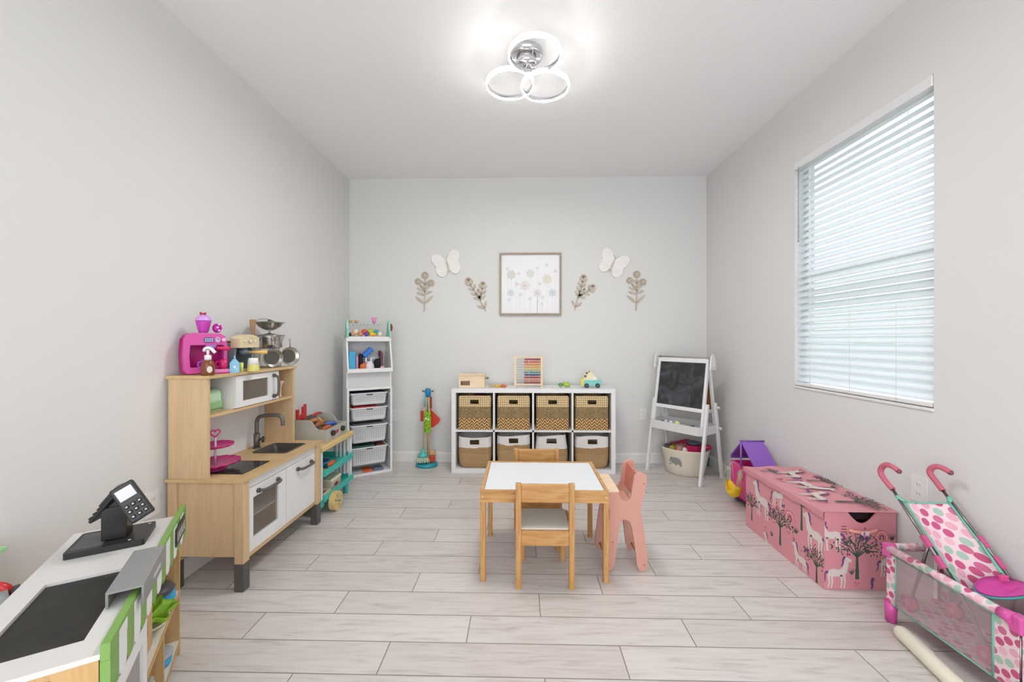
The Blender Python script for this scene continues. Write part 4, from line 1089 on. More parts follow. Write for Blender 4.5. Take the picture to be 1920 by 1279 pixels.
# red toy pieces standing at the back
rd = thing('toy_ketchup_stand', (-1.58, 2.79, GZ+.15), 'red plastic toy pieces standing up at the back of the grill', 'toy')
for (y0, y1, z0, z1) in ((2.765, 2.79, .14, .225), (2.84, 2.865, .14, .235), (2.865, 2.885, .14, .25)):
    m = MB(); m.box(-1.59, -1.575, y0, y1, GZ+z0, GZ+z1, .002); m.build('upright', mat('#c22f33', .35), rd)
m = MB(); m.prism([(2.79, GZ+.14), (2.845, GZ+.2), (2.845, GZ+.17), (2.81, GZ+.14)], (-1.588, 0, 0), (0, 1, 0), (0, 0, 1), (.01, 0, 0)); m.torus((-1.583, 2.815, GZ+.165), .014, .004, (1, 0, 0), 20, 8); m.build('cross_piece', mat('#c22f33', .35), rd)
foods = (('toy_sausage', '#a8743f', [(-1.53, 2.80, .12), (-1.50, 2.85, .135), (-1.49, 2.90, .12)], .017, 'tan toy sausage on top of the food in the grill'),
         ('toy_sausage', '#8d5a30', [(-1.47, 2.79, .10), (-1.45, 2.83, .115), (-1.44, 2.88, .10)], .018, 'brown toy sausage near the front of the grill'),
         ('toy_hot_dog', '#b4542c', [(-1.42, 2.80, .075), (-1.41, 2.86, .08), (-1.41, 2.91, .075)], .020, 'reddish orange toy hot dog behind the grill front panel'),
         ('toy_brush', '#3f68b5', [(-1.44, 2.88, .10), (-1.42, 2.95, .095), (-1.415, 3.0, .085)], .016, 'blue toy piece lying in the grill'),
         ('toy_tongs', '#c0382e', [(-1.56, 2.92, .15), (-1.54, 2.97, .165), (-1.53, 3.02, .16)], .009, 'red toy tongs across the top of the grill'),
         ('toy_steak', '#8f6a3e', [(-1.54, 2.86, .10), (-1.5, 2.93, .11), (-1.47, 2.98, .10)], .024, 'brown toy food piece in the middle of the grill'),
         ('toy_fries', '#c2a06a', [(-1.50, 2.90, .15), (-1.48, 2.93, .10), (-1.47, 2.95, .06)], .010, 'tan toy stick leaning in the grill'))
for nm, h, pts, r_, lab in foods:
    m = MB(); m.tube([(a, b, GZ+c) for a, b, c in pts], [r_*.5, r_, r_, r_, r_*.5], 12, sub=4); tag(m.build(nm, mat(h, .4)), lab, 'toy food')

# ------------------------------------------------------------------ white drawer tower in the left corner
A_, B_ = Vector((-1.50, 3.39)), Vector((-1.175, 3.60))
DW = (B_-A_).length
XF.append(frame_at((A_.x, A_.y, 0), (B_-A_)))
DD = .235
dt = thing('drawer_tower', (DW/2, DD/2, 0), 'white corner unit with four pull-out white plastic baskets', 'drawer unit')
m = MB()
m.box(0, .018, 0, DD, 0, .778, .001); m.box(DW-.018, DW, 0, DD, 0, .778, .001); m.box(.018, DW-.018, 0, DD, .755, .778, .001); m.box(.018, DW-.018, 0, DD, 0, .022, .001); m.box(.018, DW-.018, DD-.006, DD, .022, .755)
m.build('cabinet_frame', M_WHITE, dt)
hole_m = mat('#5a5a60', .8)
for zt, zb, n in ((.727, .620, 3), (.598, .480, 3), (.442, .285, 4), (.245, .085, 4)):
    x0, x1 = .026, DW-.026
    m = MB()
    def lp2(e, z): return [(a, b, z) for a, b in rrect(x0+e, x1-e, .012+e*.8, DD-.02-e, .02, 4)]
    m.rings([lp2(.030, zb), lp2(.024, zb+.012), lp2(.014, zt-.012), lp2(.010, zt-.010), lp2(.004, zt-.010), lp2(.004, zt), lp2(.016, zt), lp2(.026, zb+.012), lp2(.034, zb+.006)])
    m.mi = 1
    H = zt-zb
    rows = int((H-.055)/.0165)
    for r_ in range(rows):
        for c_ in range(13):
            hx = x0+.055+(x1-x0-.11)*c_/12; hz = zt-.038-r_*.0165
            yy = .012+.8*(.014+(.010)*(zt-.012-hz)/(H-.024))-.0008
            m.prism(circ(hx, hz, .0036, 6), (0, yy, 0), (1, 0, 0), (0, 0, 1), (0, .0015, 0))
    m.prism(rrect((x0+x1)/2-.028, (x0+x1)/2+.028, zt-.022, zt-.012, .004, 3), (0, .0215, 0), (1, 0, 0), (0, 0, 1), (0, .002, 0))
    m.build('drawer_basket', [M_WHITEP, hole_m], dt)
    for s in (.018, DW-.024):
        m = MB(); m.box(s, s+.006, .01, DD-.02, zt-.022, zt-.014); m.build('runner', M_WHITEP, dt)
for zt, h, lab, w0, w1 in ((.727, '#23263f', 'navy folded cloth in the top white drawer', .05, DW-.05), (.598, '#b8302c', 'red toy board in the second white drawer', .062, DW-.12), (.442, '#5f6064', 'grey toys in the third white drawer', .05, DW-.06), (.245, '#2d5a4e', 'dark green cloth in the bottom white drawer', .05, DW-.14)):
    m = MB(); m.box(w0, w1, .05, DD-.05, zt-.04, zt+.008, .008); tag(m.build('drawer_contents', mat(h, .7)), lab, 'toy')
m = MB(); m.box(DW-.13, DW-.05, .06, DD-.06, .22, .249, .006); tag(m.build('toy_case', mat('#7a3a3c', .6)), 'maroon toy case beside the green cloth in the bottom drawer', 'toy')
for x, h, lab in ((.05, '#9aa0a6', 'grey puzzle lying under the bottom white drawer'), (.13, '#c85a34', 'orange puzzle lying under the bottom white drawer'), (.23, '#6d7888', 'slate puzzle lying under the bottom white drawer')):
    m = MB(); m.box(x, x+.085, .015, .12, .0225, .040, .003); tag(m.build('puzzle', mat(h, .5)), lab, 'puzzle')
# upper toy bin
bn = thing('toy_bin', (DW/2, .12, .778), 'white slanted toy bin stacked on the white drawer tower', 'bin')
z0, z1, zl = .7785, 1.205, .925
ps = [(-.018, z0+.14), (-.018, z0+.165), (.05, z1), (.215, z1), (.215, z0), (.03, z0), (.03, z0+.14)]
for x in (.0, DW-.014):
    m = MB(); m.prism([(a, b) for a, b in ps], (x, 0, 0), (0, 1, 0), (0, 0, 1), (.014, 0, 0)); m.build('side_panel', M_WHITE, bn)
m = MB(); m.box(.014, DW-.014, .03, .036, z0, z0+.14); m.build('base_panel', mat('#cfcfd0', .5), bn)
m = MB(); m.box(.014, DW-.014, -.016, .21, z0+.14, z0+.15); m.box(0, DW, -.022, -.012, z0+.132, z0+.168, .003); m.build('bin_floor', M_WHITE, bn)
m = MB(); m.box(.014, DW-.014, .205, .215, z0, z1); m.build('back_panel', mat('#d8d8da', .5), bn)
m = MB(); m.box(-.002, DW+.002, .035, .218, z1, z1+.010, .002); m.box(0, DW, .034, .044, z1-.02, z1+.02, .002); m.build('top_tray', M_WHITE, bn)
ZB = z0+.1505
def boxtoy(name, x0, x1, y0, y1, zz0, zz1, h, lab, cat='toy', bev=.003, rot=0):
    m = MB()
    c = Vector(((x0+x1)/2, (y0+y1)/2, (zz0+zz1)/2))
    M = Matrix.Translation(c) @ Matrix.Rotation(rot, 4, 'Y') @ Matrix.Translation(-c) if rot else None
    m.box(x0, x1, y0, y1, zz0, zz1, bev, M=M); return tag(m.build(name, mat(h, .45)), lab, cat)
boxtoy('toy_box', .02, .074, .02, .14, ZB, ZB+.165, '#3fa6cf', 'tall cyan box standing in the toy bin')
boxtoy('book', .078, .097, .02, .14, ZB, ZB+.125, '#c78bb0', 'pink book standing beside the cyan box in the bin', 'book')
boxtoy('book', .295, .306, .04, .15, ZB, ZB+.17, '#7a4a5a', 'maroon book at the right side of the toy bin', 'book')
boxtoy('book', .312, .322, .04, .15, ZB, ZB+.15, '#9c7f85', 'dusty rose book at the far right of the toy bin', 'book')
m = MB(); m.ell((.125, .09, ZB+.082), (.024, .03, .07), 12, 9, .12); tag(m.build('plush_toy', mat('#2c2233', .9)), 'dark plush toy behind the orange one in the bin', 'plush toy')
m = MB(); m.ell((.137, .03, ZB+.031), (.027, .025, .03), 14, 9, .05); m.ell((.15, .02, ZB+.055), (.014, .012, .012)); tag(m.build('plush_toy', mat('#d8703a', .8)), 'orange plush toy at the front of the bin', 'plush toy')
rb = thing('rabbit_bottle', (.195, .03, ZB), 'white rabbit shaped jar in the middle of the bin', 'jar')
m = MB(); m.lathe((.195, .035, ZB), [(.036, 0), (.04, .02), (.037, .05), (.02, .075), (.0, .082)], 24); m.build('body', mat('#dcdce2', .3), rb)
for s in (-1, 1):
    m = MB(); m.ell((.195+s*.022-.008, .035, ZB+.09), (.008, .006, .024)); m.build('ear', mat('#dcdce2', .3), rb)
cj = thing('clear_container', (.20, .10, ZB+.10), 'tilted clear container with bright blue lid in the bin', 'container')
c0 = Vector((.225, .095, ZB+.115)); M = Matrix.Translation(c0) @ Matrix.Rotation(-.75, 4, 'Y')
m = MB(); m.box(-.045, .045, -.04, .04, -.05, .035, .01, M=M); m.build('jar', mesh_net('clear_plastic', '#aab4b8', .35), cj)
m = MB(); m.box(-.05, .05, -.045, .045, .036, .075, .008, M=M); m.build('lid', mat('#2a74d0', .3), cj)
m = MB(); m.ell(M @ Vector((0, 0, -.02)), (.025, .02, .018)); m.build('contents', mat('#d9dfe6', .4), cj)
m = MB(); m.ell((.262, .05, ZB+.052), (.028, .03, .045), 12, 9, .1); tag(m.build('plush_toy', mat('#1d1a20', .9)), 'black plush toy right of the white rabbit jar', 'plush toy')
m = MB(); m.ell((.30, .01, ZB+.018), (.02, .016, .018), 12, 8, .1); tag(m.build('plush_toy', mat('#e3a7b4', .7)), 'small pink toy at the right front of the bin', 'plush toy')

# ice cream stand on top of the bin
ZS = z1+.011
MINT = mat('#8fd3c0', .4)
ic = thing('toy_ice_cream_stand', (DW/2, .12, ZS), 'mint green toy ice cream stand on top of the bin', 'toy stand')
for x in (.004, DW-.02):
    m = MB(); m.prism([(.03, ZS+.0), (.02, ZS+.05), (.045, ZS+.08), (.06, ZS+.15), (.08, ZS+.165), (.10, ZS+.15), (.13, ZS+.06), (.17, ZS)], (x, 0, 0), (0, 1, 0), (0, 0, 1), (.016, 0, 0)); m.build('bracket', MINT, ic)
m = MB(); m.box(.02, DW-.02, .055, .125, ZS+.125, ZS+.130); m.build('glass_shelf', mesh_net('clear_shelf', '#c9d8d6', .3), ic)
m = MB(); m.box(.02, DW-.02, .045, .17, ZS, ZS+.012, .002); m.build('tray_base', M_WHITEP, ic)
m = MB()
for k in range(9): m.box(.055+.03*k, .068+.03*k, .0535, .055, ZS+.108+(k % 3)*.003, ZS+.119)
m.build('lettering', mat('#8f9a99', .6), ic)
for x, lab in ((.045, 'tan toy ice cream cup on the clear shelf, left one'), (.09, 'tan toy ice cream cup on the clear shelf, right one')):
    m = MB(); m.lathe((x, .085, ZS+.1305), [(.011, 0), (.018, .022), (.018, .026), (.014, .022), (.006, .004)], 18); tag(m.build('toy_cup', mat('#cda878', .5)), lab, 'toy cup', 'tan toy ice cream cups')
m = MB(); m.lathe((.245, .085, ZS+.1305), [(.012, 0), (.023, .055), (.021, .055), (.010, .006)], 20); tag(m.build('toy_cup', mat('#e08cc0', .4)), 'pink toy cup at the right of the clear shelf', 'toy cup')
for x, y, z_, r_, h, lab in ((.035, .07, .026, .014, '#2b2622', 'black toy ball at the left end of the ice cream tray'), (.06, .07, .029, .017, '#c79a70', 'tan toy scoop in the ice cream tray'),
                             (.085, .08, .032, .02, '#e7d3b6', 'cream toy scoop in the ice cream tray'), (.125, .07, .03, .018, '#c98a5c', 'caramel toy scoop in the ice cream tray'),
                             (.16, .085, .05, .021, '#d9564a', 'red toy scoop in the ice cream tray'), (.175, .06, .03, .018, '#6a4a9c', 'purple toy scoop in the ice cream tray'),
                             (.21, .085, .05, .022, '#a9c63a', 'lime green toy scoop in the ice cream tray'), (.218, .055, .03, .018, '#eac53c', 'yellow toy scoop in the ice cream tray'),
                             (.245, .06, .026, .014, '#e9b030', 'orange yellow toy scoop in the ice cream tray'), (.265, .085, .045, .019, '#3fa6a6', 'teal toy scoop in the ice cream tray'), (.29, .062, .03, .018, '#e9dcc4', 'pale cream toy scoop at the right of the tray')):
    r_ *= 1.22; m = MB(); m.ell((x, y, ZS+.0125+r_+(.018 if y > .079 and r_ > .022 else 0)), r_, 16, 10); tag(m.build('toy_scoop', mat(h, .45)), lab, 'toy food')
m = MB(); m.lathe((DW-.002, .075, ZS+.095), [(.045, 0), (.05, .006), (.045, .014), (.0, .017)], 28, axis='x', squash=.75)
tag(m.build('red_plate', mat('#a63c34', .4)), 'red oval toy plate hung on the right side of the stand', 'toy plate')
XF.pop()

# ------------------------------------------------------------------ toy cleaning set
cs = thing('broom_stand', (-.885, 3.755, 0), 'toy cleaning set stand with teal round base left of the shelf', 'toy stand')
m = MB(); m.lathe((-.897, 3.765, 0), [(.098, 0), (.104, .008), (.10, .026), (.085, .032), (0, .034)], 40, squash=.92); m.build('base', mat('#2796a8', .35), cs)
m = MB(); m.cyl((-.892, 3.79, .03), (-.892, 3.79, .665), .009, 14); m.build('pole', mat('#c8a57c', .5), cs)
m = MB(); m.lathe((-.892, 3.785, .655), [(.022, 0), (.028, .01), (.03, .05), (.026, .066), (.018, .078), (0, .08)], 24); m.build('top_cap', mat('#1f7fb0', .35), cs)
for s in (-1, 1):
    m = MB(); m.cyl((-.892+s*.026, 3.785, .705), (-.892+s*.045, 3.785, .708), .004, 8); m.ell((-.892+s*.048, 3.785, .708), .008); m.build('hook_knob', mat('#2f3a3c', .4), cs)
mp_ = thing('toy_mop', (-.93, 3.745, .03), 'toy mop with light wood handle and mint frayed head', 'toy mop')
m = MB(); m.cyl((-.928, 3.745, .15), (-.918, 3.765, .56), .007, 12); m.build('handle', mat('#cdb48a', .5), mp_)
m = MB(); m.cyl((-.918, 3.765, .56), (-.915, 3.768, .69), .0085, 12); m.build('grip', mat('#6fc0c0', .4), mp_)
m = MB(); m.lathe((-.928, 3.743, .095), [(.05, 0), (.045, .02), (.02, .035), (.013, .07), (.0, .072)], 24); m.build('mop_cap', mat('#59bfb4', .4), mp_)
m = MB()
for k in range(26):
    a = 2*PI*k/26; m.tube([(-.928+.03*math.cos(a), 3.743+.03*math.sin(a), .10), (-.928+.055*math.cos(a), 3.743+.045*math.sin(a), .075), (-.93+(.058+.01*(k % 2))*math.cos(a), 3.743+.05*math.sin(a), .045)], .0062, 6, sub=2)
m.build('mop_strands', mat('#bfcdb4', .9), mp_)
br = thing('toy_broom', (-.87, 3.72, .03), 'toy broom with light wood handle in front of the stand', 'toy broom')
m = MB(); m.cyl((-.872, 3.735, .06), (-.876, 3.748, .655), .009, 12); m.build('handle', mat('#d1a878', .5), br)
m = MB(); m.lathe((-.872, 3.735, .0345), [(.012, 0), (.013, .03), (.010, .04)], 16); m.build('foot', mat('#c29a70', .5), br)
du = thing('toy_duster', (-.876, 3.70, .32), 'lime green fluffy toy duster hanging on the stand', 'toy duster')
m = MB()
for k in range(60):
    z_ = random.uniform(.34, .52); a = random.uniform(0, 2*PI); r_ = .024+.006*math.sin((z_-.34)*16)
    m.ell((-.876+r_*math.cos(a)*.8, 3.704+r_*math.sin(a)*.8, z_), (.011, .011, .016), 8, 6)
m.ell((-.876, 3.704, .43), (.022, .02, .10), 12, 8); m.build('fluff', mat('#8fc02c', .9), du)
m = MB(); m.cyl((-.876, 3.704, .52), (-.878, 3.715, .60), .005, 8); m.build('handle', mat('#3f6a3c', .5), du)
for dx, dz in ((-.008, .465), (.014, .458)):
    m = MB(); m.ell((-.876+dx, 3.678, dz), (.009, .007, .009)); m.build('tassel', mat('#e6edd6', .6), du)
dp = thing('toy_dustpan', (-.83, 3.755, .36), 'orange red toy dustpan hanging at the right of the stand', 'toy dustpan')
m = MB(); m.prism([(-.865, .56), (-.855, .53), (-.78, .455), (-.768, .44), (-.785, .405), (-.83, .37), (-.855, .36), (-.86, .40)], (0, 3.76, 0), (1, 0, 0), (0, 0, 1), (0, .012, 0)); m.build('pan', mat('#cf3f28', .35), dp)
m = MB(); m.prism(rrect(-.868, -.85, .54, .66, .007), (0, 3.762, 0), (1, 0, 0), (0, 0, 1), (0, .010, 0)); m.build('handle', mat('#8f3a26', .4), dp)
m = MB(); m.box(-.962, -.855, 3.7735, 3.7795, .42, .52, .002); m.build('pan_lip', mat('#b53c2c', .35), dp)
bs = thing('toy_hand_brush', (-.838, 3.76, .035), 'orange red toy hand brush with tan bristles on the teal base', 'toy brush')
m = MB(); m.box(-.868, -.818, 3.745, 3.785, .037, .105, .008); m.build('block', mat('#c8442c', .4), bs)
m = MB(); m.box(-.865, -.815, 3.748, 3.782, .105, .145, .004); m.build('bristles', mat('#c9a473', .9), bs)

# ------------------------------------------------------------------ easel
FLp, FRp = Vector((1.148, 3.661)), Vector((1.452, 3.266))
EW = (FRp-FLp).length
XF.append(frame_at((FLp.x, FLp.y, 0), (FRp-FLp)))
ez = thing('easel', (EW/2, .19, 0), 'white childrens easel with black chalkboard in the right back corner', 'easel')
TH_ = 1.05; DT = .185     # top height and depth of the ridge
def fy(z): return DT*z/TH_          # front legs lean back
def ry(z): return .375-(.375-DT)*z/TH_
for x in (0, EW):
    m = MB(); m.beam((x, fy(.0)+.008, 0), (x, fy(.66)+.008, .66), .022, .030, up=(0, 1, 0), bev=.003); m.build('leg', M_WHITE, ez)
    m = MB(); m.beam((x+(.0), ry(0)-.008, 0), (x, ry(.66)-.008, .66), .022, .030, up=(0, 1, 0), bev=.003); m.build('leg', M_WHITE, ez)
    s = 1 if x == 0 else -1
    m = MB(); m.beam((x+s*.023, fy(.40), .40), (x+s*.023, fy(1.03), 1.03), .022, .028, up=(0, 1, 0), bev=.003); m.build('front_stile', M_WHITE, ez)
    m = MB(); m.beam((x+s*.023, ry(.40), .40), (x+s*.023, ry(1.0), 1.0), .022, .028, up=(0, 1, 0), bev=.003); m.build('rear_stile', M_WHITE, ez)
    m = MB(); m.prism([(DT-.045, .945), (DT+.045, .945), (DT+.04, 1.0), (DT+.022, 1.06), (DT, 1.075), (DT-.022, 1.06), (DT-.04, 1.0)], (x+s*.010-.010*s-(.010 if s > 0 else -.010)+(-.009 if s > 0 else -.003), 0, 0), (0, 1, 0), (0, 0, 1), (.012, 0, 0))
    br_ = m.build('top_bracket', M_WHITE, ez)
    for dy in (-.025, .02):
        m = MB(); m.cyl((x-s*.012, DT+dy, .965), (x-s*.022, DT+dy, .965), .006, 10); m.build('screw', mat('#b9b3aa', .4), br_)
    for zz in (.62, .44):
        m = MB(); m.cyl((x-s*.010, ry(zz), zz), (x-s*.032, ry(zz), zz), .012, 14); m.build('clamp_knob', mat('#d8d4ce', .4), ez)
def eq(z, off=0): return fy(z)+off
# front board frame
for z0, z1 in ((.998, 1.035), (.585, .616)):
    m = MB(); m.beam((.034, eq((z0+z1)/2), (z0+z1)/2), (EW-.034, eq((z0+z1)/2), (z0+z1)/2), .020, z1-z0, up=(0, -DT/TH_*-1, 1), bev=.002); m.build('board_rail', M_WHITE, ez)
m = MB(); m.prism([(.030, .612), (EW-.030, .612), (EW-.030, 1.0), (.030, 1.0)], (0, 0, 0), (1, 0, 0), (0, DT/TH_, 1), (0, .006, 0)); m.build('chalkboard', M_CHALK, ez)
m = MB(); m.prism([(.030, .60), (EW-.030, .60), (EW-.030, .98), (.030, .98)], (0, .375, 0), (1, 0, 0), (0, -(.375-DT)/TH_, 1), (0, -.006, 0)); m.build('rear_board', mat('#8a5a34', .6), ez)
m = MB(); m.beam((.03, ry(.585)-.0, .585), (EW-.03, ry(.585), .585), .018, .03); m.build('rear_rail', M_WHITE, ez)
m = MB(); m.cyl((.0, DT, 1.045), (EW, DT, 1.045), .0055, 12); m.build('paper_roll_rod', mat('#9b978c', .4, .3), ez)
# tray
m = MB()
y0, y1 = fy(.44)-.05, ry(.44)+.01
m.box(.012, EW-.012, y0+.03, y1-.011, .430, .436)
m.prism([(-.0, y0+.045), (.03, y0), (EW-.03, y0), (EW-.0, y0+.045), (EW-.008, y0+.05), (EW-.034, y0+.010), (.034, y0+.010), (.008, y0+.05)], (0, 0, .402), (1, 0, 0), (0, 1, 0), (0, 0, .072))
m.box(-.0, .010, y0+.046, y1, .402, .474); m.box(EW-.010, EW, y0+.046, y1, .402, .474); m.box(.010, EW-.010, y1-.010, y1, .402, .474)
m.build('tray', mat('#d9d9d8', .45), ez)
for x, y, r_, h, lab in ((.12, .12, .020, '#c6d0e2', 'pale blue ball in the easel tray'), (.175, .11, .020, '#e8e8ea', 'white ball in the easel tray'), (.21, .14, .020, '#dfe3a8', 'pale lime ball in the easel tray, rear one'), (.245, .10, .022, '#e9e7a2', 'pale yellow ball in the easel tray')):
    m = MB(); m.ell((x, y, .4365+r_), r_, 18, 12); tag(m.build('toy_ball', mat(h, .4)), lab, 'ball')
for k, (x, y, a, h, lab) in enumerate(((.30, .12, .3, '#6a4a48', 'dark red crayon in the easel tray'), (.33, .16, 1.0, '#4c4c54', 'dark grey crayon in the easel tray'), (.36, .11, -.4, '#b98a84', 'dusty pink chalk in the easel tray'), (.09, .17, .2, '#3c3c42', 'black eraser in the easel tray'))):
    m = MB(); d = Vector((math.cos(a), math.sin(a), 0))*.035; c = Vector((x, y, .4445)); m.cyl(c-d, c+d, .007 if k < 3 else .0075, 10); tag(m.build('chalk_stick', mat(h, .6)), lab, 'chalk')
XF.pop()

# ------------------------------------------------------------------ elephant basket with toys under the easel
XF.append(frame_at((1.475, 3.61, 0), (.87, -.5)))
eb = thing('elephant_basket', (0, 0, 0), 'cream oval fabric basket with grey elephant under the easel', 'basket')
def oval(a, b, z, n=48): return [(a*math.cos(2*PI*k/n), b*math.sin(2*PI*k/n), z) for k in range(n)]
m = MB()
m.rings([oval(.150, .10, .0005), oval(.158, .108, .012), oval(.172, .12, .08), oval(.186, .132, .16), oval(.198, .142, .215), oval(.203, .147, .232), oval(.197, .141, .232), oval(.180, .126, .16), oval(.152, .102, .02), oval(.146, .096, .012)])
m.build('body', mat('#dbd1c0', .8), eb)
def onwall(a, z):  # front wall of the basket at height z
    pr_ = [(.0, .150, .10), (.012, .158, .108), (.08, .172, .12), (.16, .186, .132), (.215, .198, .142), (.232, .203, .147)]
    for (z0, a0, b0_), (z1, a1, b1_) in zip(pr_, pr_[1:]):
        if z <= z1: break
    t = (z-z0)/(z1-z0); A_ = a0+(a1-a0)*t; B_ = b0_+(b1_-b0_)*t; x = a
    return Vector((x, -B_*math.sqrt(max(0, 1-(x/A_)**2))-.0012, z))
ele = [(-.060, 0), (-.060, .045), (-.052, .072), (-.035, .078), (-.022, .074), (-.005, .078), (.015, .076), (.034, .064), (.044, .042), (.046, .0), (.028, .0), (.027, .014), (.006, .018), (.003, .006), (-.012, .004), (-.013, .016), (-.03, .02), (-.044, .018), (-.047, .004)]
def clampgrid(m, poly, dx, dz, ins=0.0, n=26):
    """a flat print wrapped on the curved wall: cut into thin vertical strips"""
    xs = [p[0] for p in poly]; x0, x1 = min(xs), max(xs)
    for k in range(n):
        a, b = x0+(x1-x0)*k/n, x0+(x1-x0)*(k+1)/n; c = (a+b)/2
        zs = []
        for (px1, pz1), (px2, pz2) in zip(poly, poly[1:]+poly[:1]):
            if (px1-c)*(px2-c) < 0: zs.append(pz1+(pz2-pz1)*(c-px1)/(px2-px1))
        zs.sort()
        for z0, z1 in zip(zs[::2], zs[1::2]):
            for q in range(6):
                za, zb_ = z0+(z1-z0)*q/6, z0+(z1-z0)*(q+1)/6
                m.quad(onwall(a+dx, za+dz), onwall(b+dx, za+dz), onwall(b+dx, zb_+dz), onwall(a+dx, zb_+dz))
m = MB(); clampgrid(m, ele, -.055, .085)
m.mi = 1; clampgrid(m, circ(-.05, .035, .006, 12, .009), -.055, .075, n=8)
m.build('elephant_print', [mat('#8f8f8d', .8), mat('#e4ddd0', .8)], eb)
def blob(nm, c, r_, h, lab, cat='toy', jit=.12, rough=.7):
    m = MB(); m.ell(c, r_, 14, 9, jit); return tag(m.build(nm, mat(h, rough)), lab, cat)
bk = thing('toy_bucket', (.085, -.03, .2), 'magenta plastic toy bucket on top of the elephant basket', 'toy bucket')
m = MB(); m.lathe((.075, -.055, .175), [(.050, 0), (.058, .05), (.066, .105), (.070, .108), (.063, .106), (.055, .05), (.045, .004)], 28); m.build('bucket', mat('#c11a5a', .3), bk)
m = MB(); m.lathe((.075, -.055, .284), [(.05, 0), (.055, .006), (.05, .02), (.03, .026), (0, .028)], 24); m.build('lid', mat('#4a5661', .5), bk)
m = MB(); m.ell((.165, -.02, .262), (.055, .03, .026), 16, 10); m.tube([(.13, -.03, .20), (.145, -.05, .24), (.15, -.03, .262)], .008, 8, sub=3); tag(m.build('toy_shovel', mat('#b01750', .3)), 'magenta toy shovel head sticking out right of the bucket', 'toy shovel')
m = MB(); m.ell((-.03, .045, .268), (.07, .03, .018), 16, 9, .05, M=Matrix.Rotation(-.35, 3, 'Y')); tag(m.build('toy_scoop', mat('#a8143f', .35)), 'crimson toy scoop at the back of the elephant basket', 'toy scoop')
blob('cloth_bundle', (-.145, .0, .222), (.035, .05, .022), '#4a4550', 'dark grey cloth at the left rim of the elephant basket', 'cloth')
blob('plush_toy', (-.100, -.03, .222), (.03, .045, .026), '#a99232', 'mustard plush toy in the elephant basket', 'plush toy')
blob('cloth_bundle', (-.035, -.02, .222), (.05, .075, .04), '#b98a80', 'pink and brown printed cloth in the elephant basket', 'cloth', .2)
blob('cloth_bundle', (-.09, .05, .235), (.05, .04, .03), '#7f4a48', 'brownish red cloth at the back of the elephant basket', 'cloth', .2)
blob('plush_toy', (.012, -.095, .222), (.022, .03, .034), '#e3dcd2', 'white plush toy beside the magenta bucket', 'plush toy', .08)
XF.pop()
tb = thing('teal_storage_bag', (1.70, 3.80, 0), 'dark teal clear toy bag against the corner behind the easel', 'bag')
m = MB(); m.prism([(1.60, .001), (1.775, .001), (1.775, .13), (1.765, .18), (1.735, .215), (1.70, .225), (1.655, .215), (1.62, .18), (1.605, .13)], (0, 3.80, 0), (1, 0, 0), (0, 0, 1), (0, .06, 0)); m.build('bag_body', mat('#2c7a80', .3), tb)
m = MB(); m.tube([(1.65, 3.797, .20), (1.69, 3.79, .21), (1.73, 3.79, .185), (1.76, 3.793, .15)], .006, 8, sub=4); m.build('piping', mat('#b79aa6', .4), tb)

# ------------------------------------------------------------------ doll camper
dc = thing('doll_camper', (1.69, 2.86, 0), 'pink doll camper with purple tent roof behind the unicorn chest', 'toy camper')
PKB = mat('#e0398f', .35); PUR = mat('#8d5fbd', .45)
m = MB(); m.prism([(2.66, .03), (3.06, .03), (3.09, .06), (3.09, .28), (2.66, .275)], (1.612, 0, 0), (0, 1, 0), (0, 0, 1), (.012, 0, 0), holes=[list(reversed(rrect(2.71, 2.86, .12, .215, .015)))])
m.mi = 0; m.box(1.624, 1.775, 2.66, 3.08, .03, .045); m.box(1.76, 1.772, 2.66, 3.08, .045, .28); m.box(1.624, 1.76, 3.07, 3.082, .045, .28); m.box(1.624, 1.76, 2.66, 2.672, .045, .275)
m.build('body', PKB, dc)
m = MB(); m.prism(rrect(2.71, 2.86, .12, .215, .015), (1.616, 0, 0), (0, 1, 0), (0, 0, 1), (.004, 0, 0)); m.build('side_window', mat('#3a3343', .2), dc)
m = MB(); m.cyl((1.613, 2.955, .205), (1.606, 2.955, .205), .032, 24); m.build('round_window', mat('#b9aeb2', .3), dc)
m = MB(); m.box(1.600, 1.776, 2.66, 3.085, .018, .032, .003); m.build('chassis', mat('#3f2b3a', .5), dc)
m = MB(); m.box(1.625, 1.76, 2.68, 3.06, .22, .232); m.build('deck', mat('#f0459a', .35), dc)
m = MB(); m.prism([(2.935, .455), (2.768, .318), (2.765, .295), (2.778, .295), (2.780, .314), (2.945, .450)], (1.608, 0, 0), (0, 1, 0), (0, 0, 1), (.155, 0, 0)); m.build('tent_panel', PUR, dc)
m = MB(); m.prism([(2.945, .455), (3.09, .318), (3.09, .295), (3.078, .295), (3.078, .314), (2.945, .443)], (1.608, 0, 0), (0, 1, 0), (0, 0, 1), (.155, 0, 0)); m.build('tent_panel', mat('#7a4fa8', .45), dc)
m = MB(); m.cyl((1.600, 2.94, .458), (1.772, 2.94, .458), .007, 10); m.build('ridge_pole', mat('#6f4a9c', .4), dc)
m = MB(); m.cyl((1.606, 2.94, .455), (1.606, 2.94, .275), .006, 10); m.build('tent_post', mat('#9a6cc4', .4), dc)
for y in (2.73, 3.0):
    for x in (1.612, 1.755):
        m = MB(); m.cyl((x-.008, y, .024), (x+.012, y, .024), .024, 18); m.build('wheel', mat('#5c3a78', .4), dc)
m = MB(); m.tube([(1.612, 2.95, .255), (1.575, 2.95, .29), (1.545, 2.95, .30)], .005, 8, sub=3); m.tube([(1.612, 2.84, .24), (1.575, 2.84, .27), (1.545, 2.84, .28)], .005, 8, sub=3); m.build('hammock_arm', mat('#e58aa8', .4), dc)
hm = thing('doll_hammock', (1.535, 2.89, .05), 'yellow doll hammock hanging from the pink camper', 'toy hammock')
m = MB(); L = []
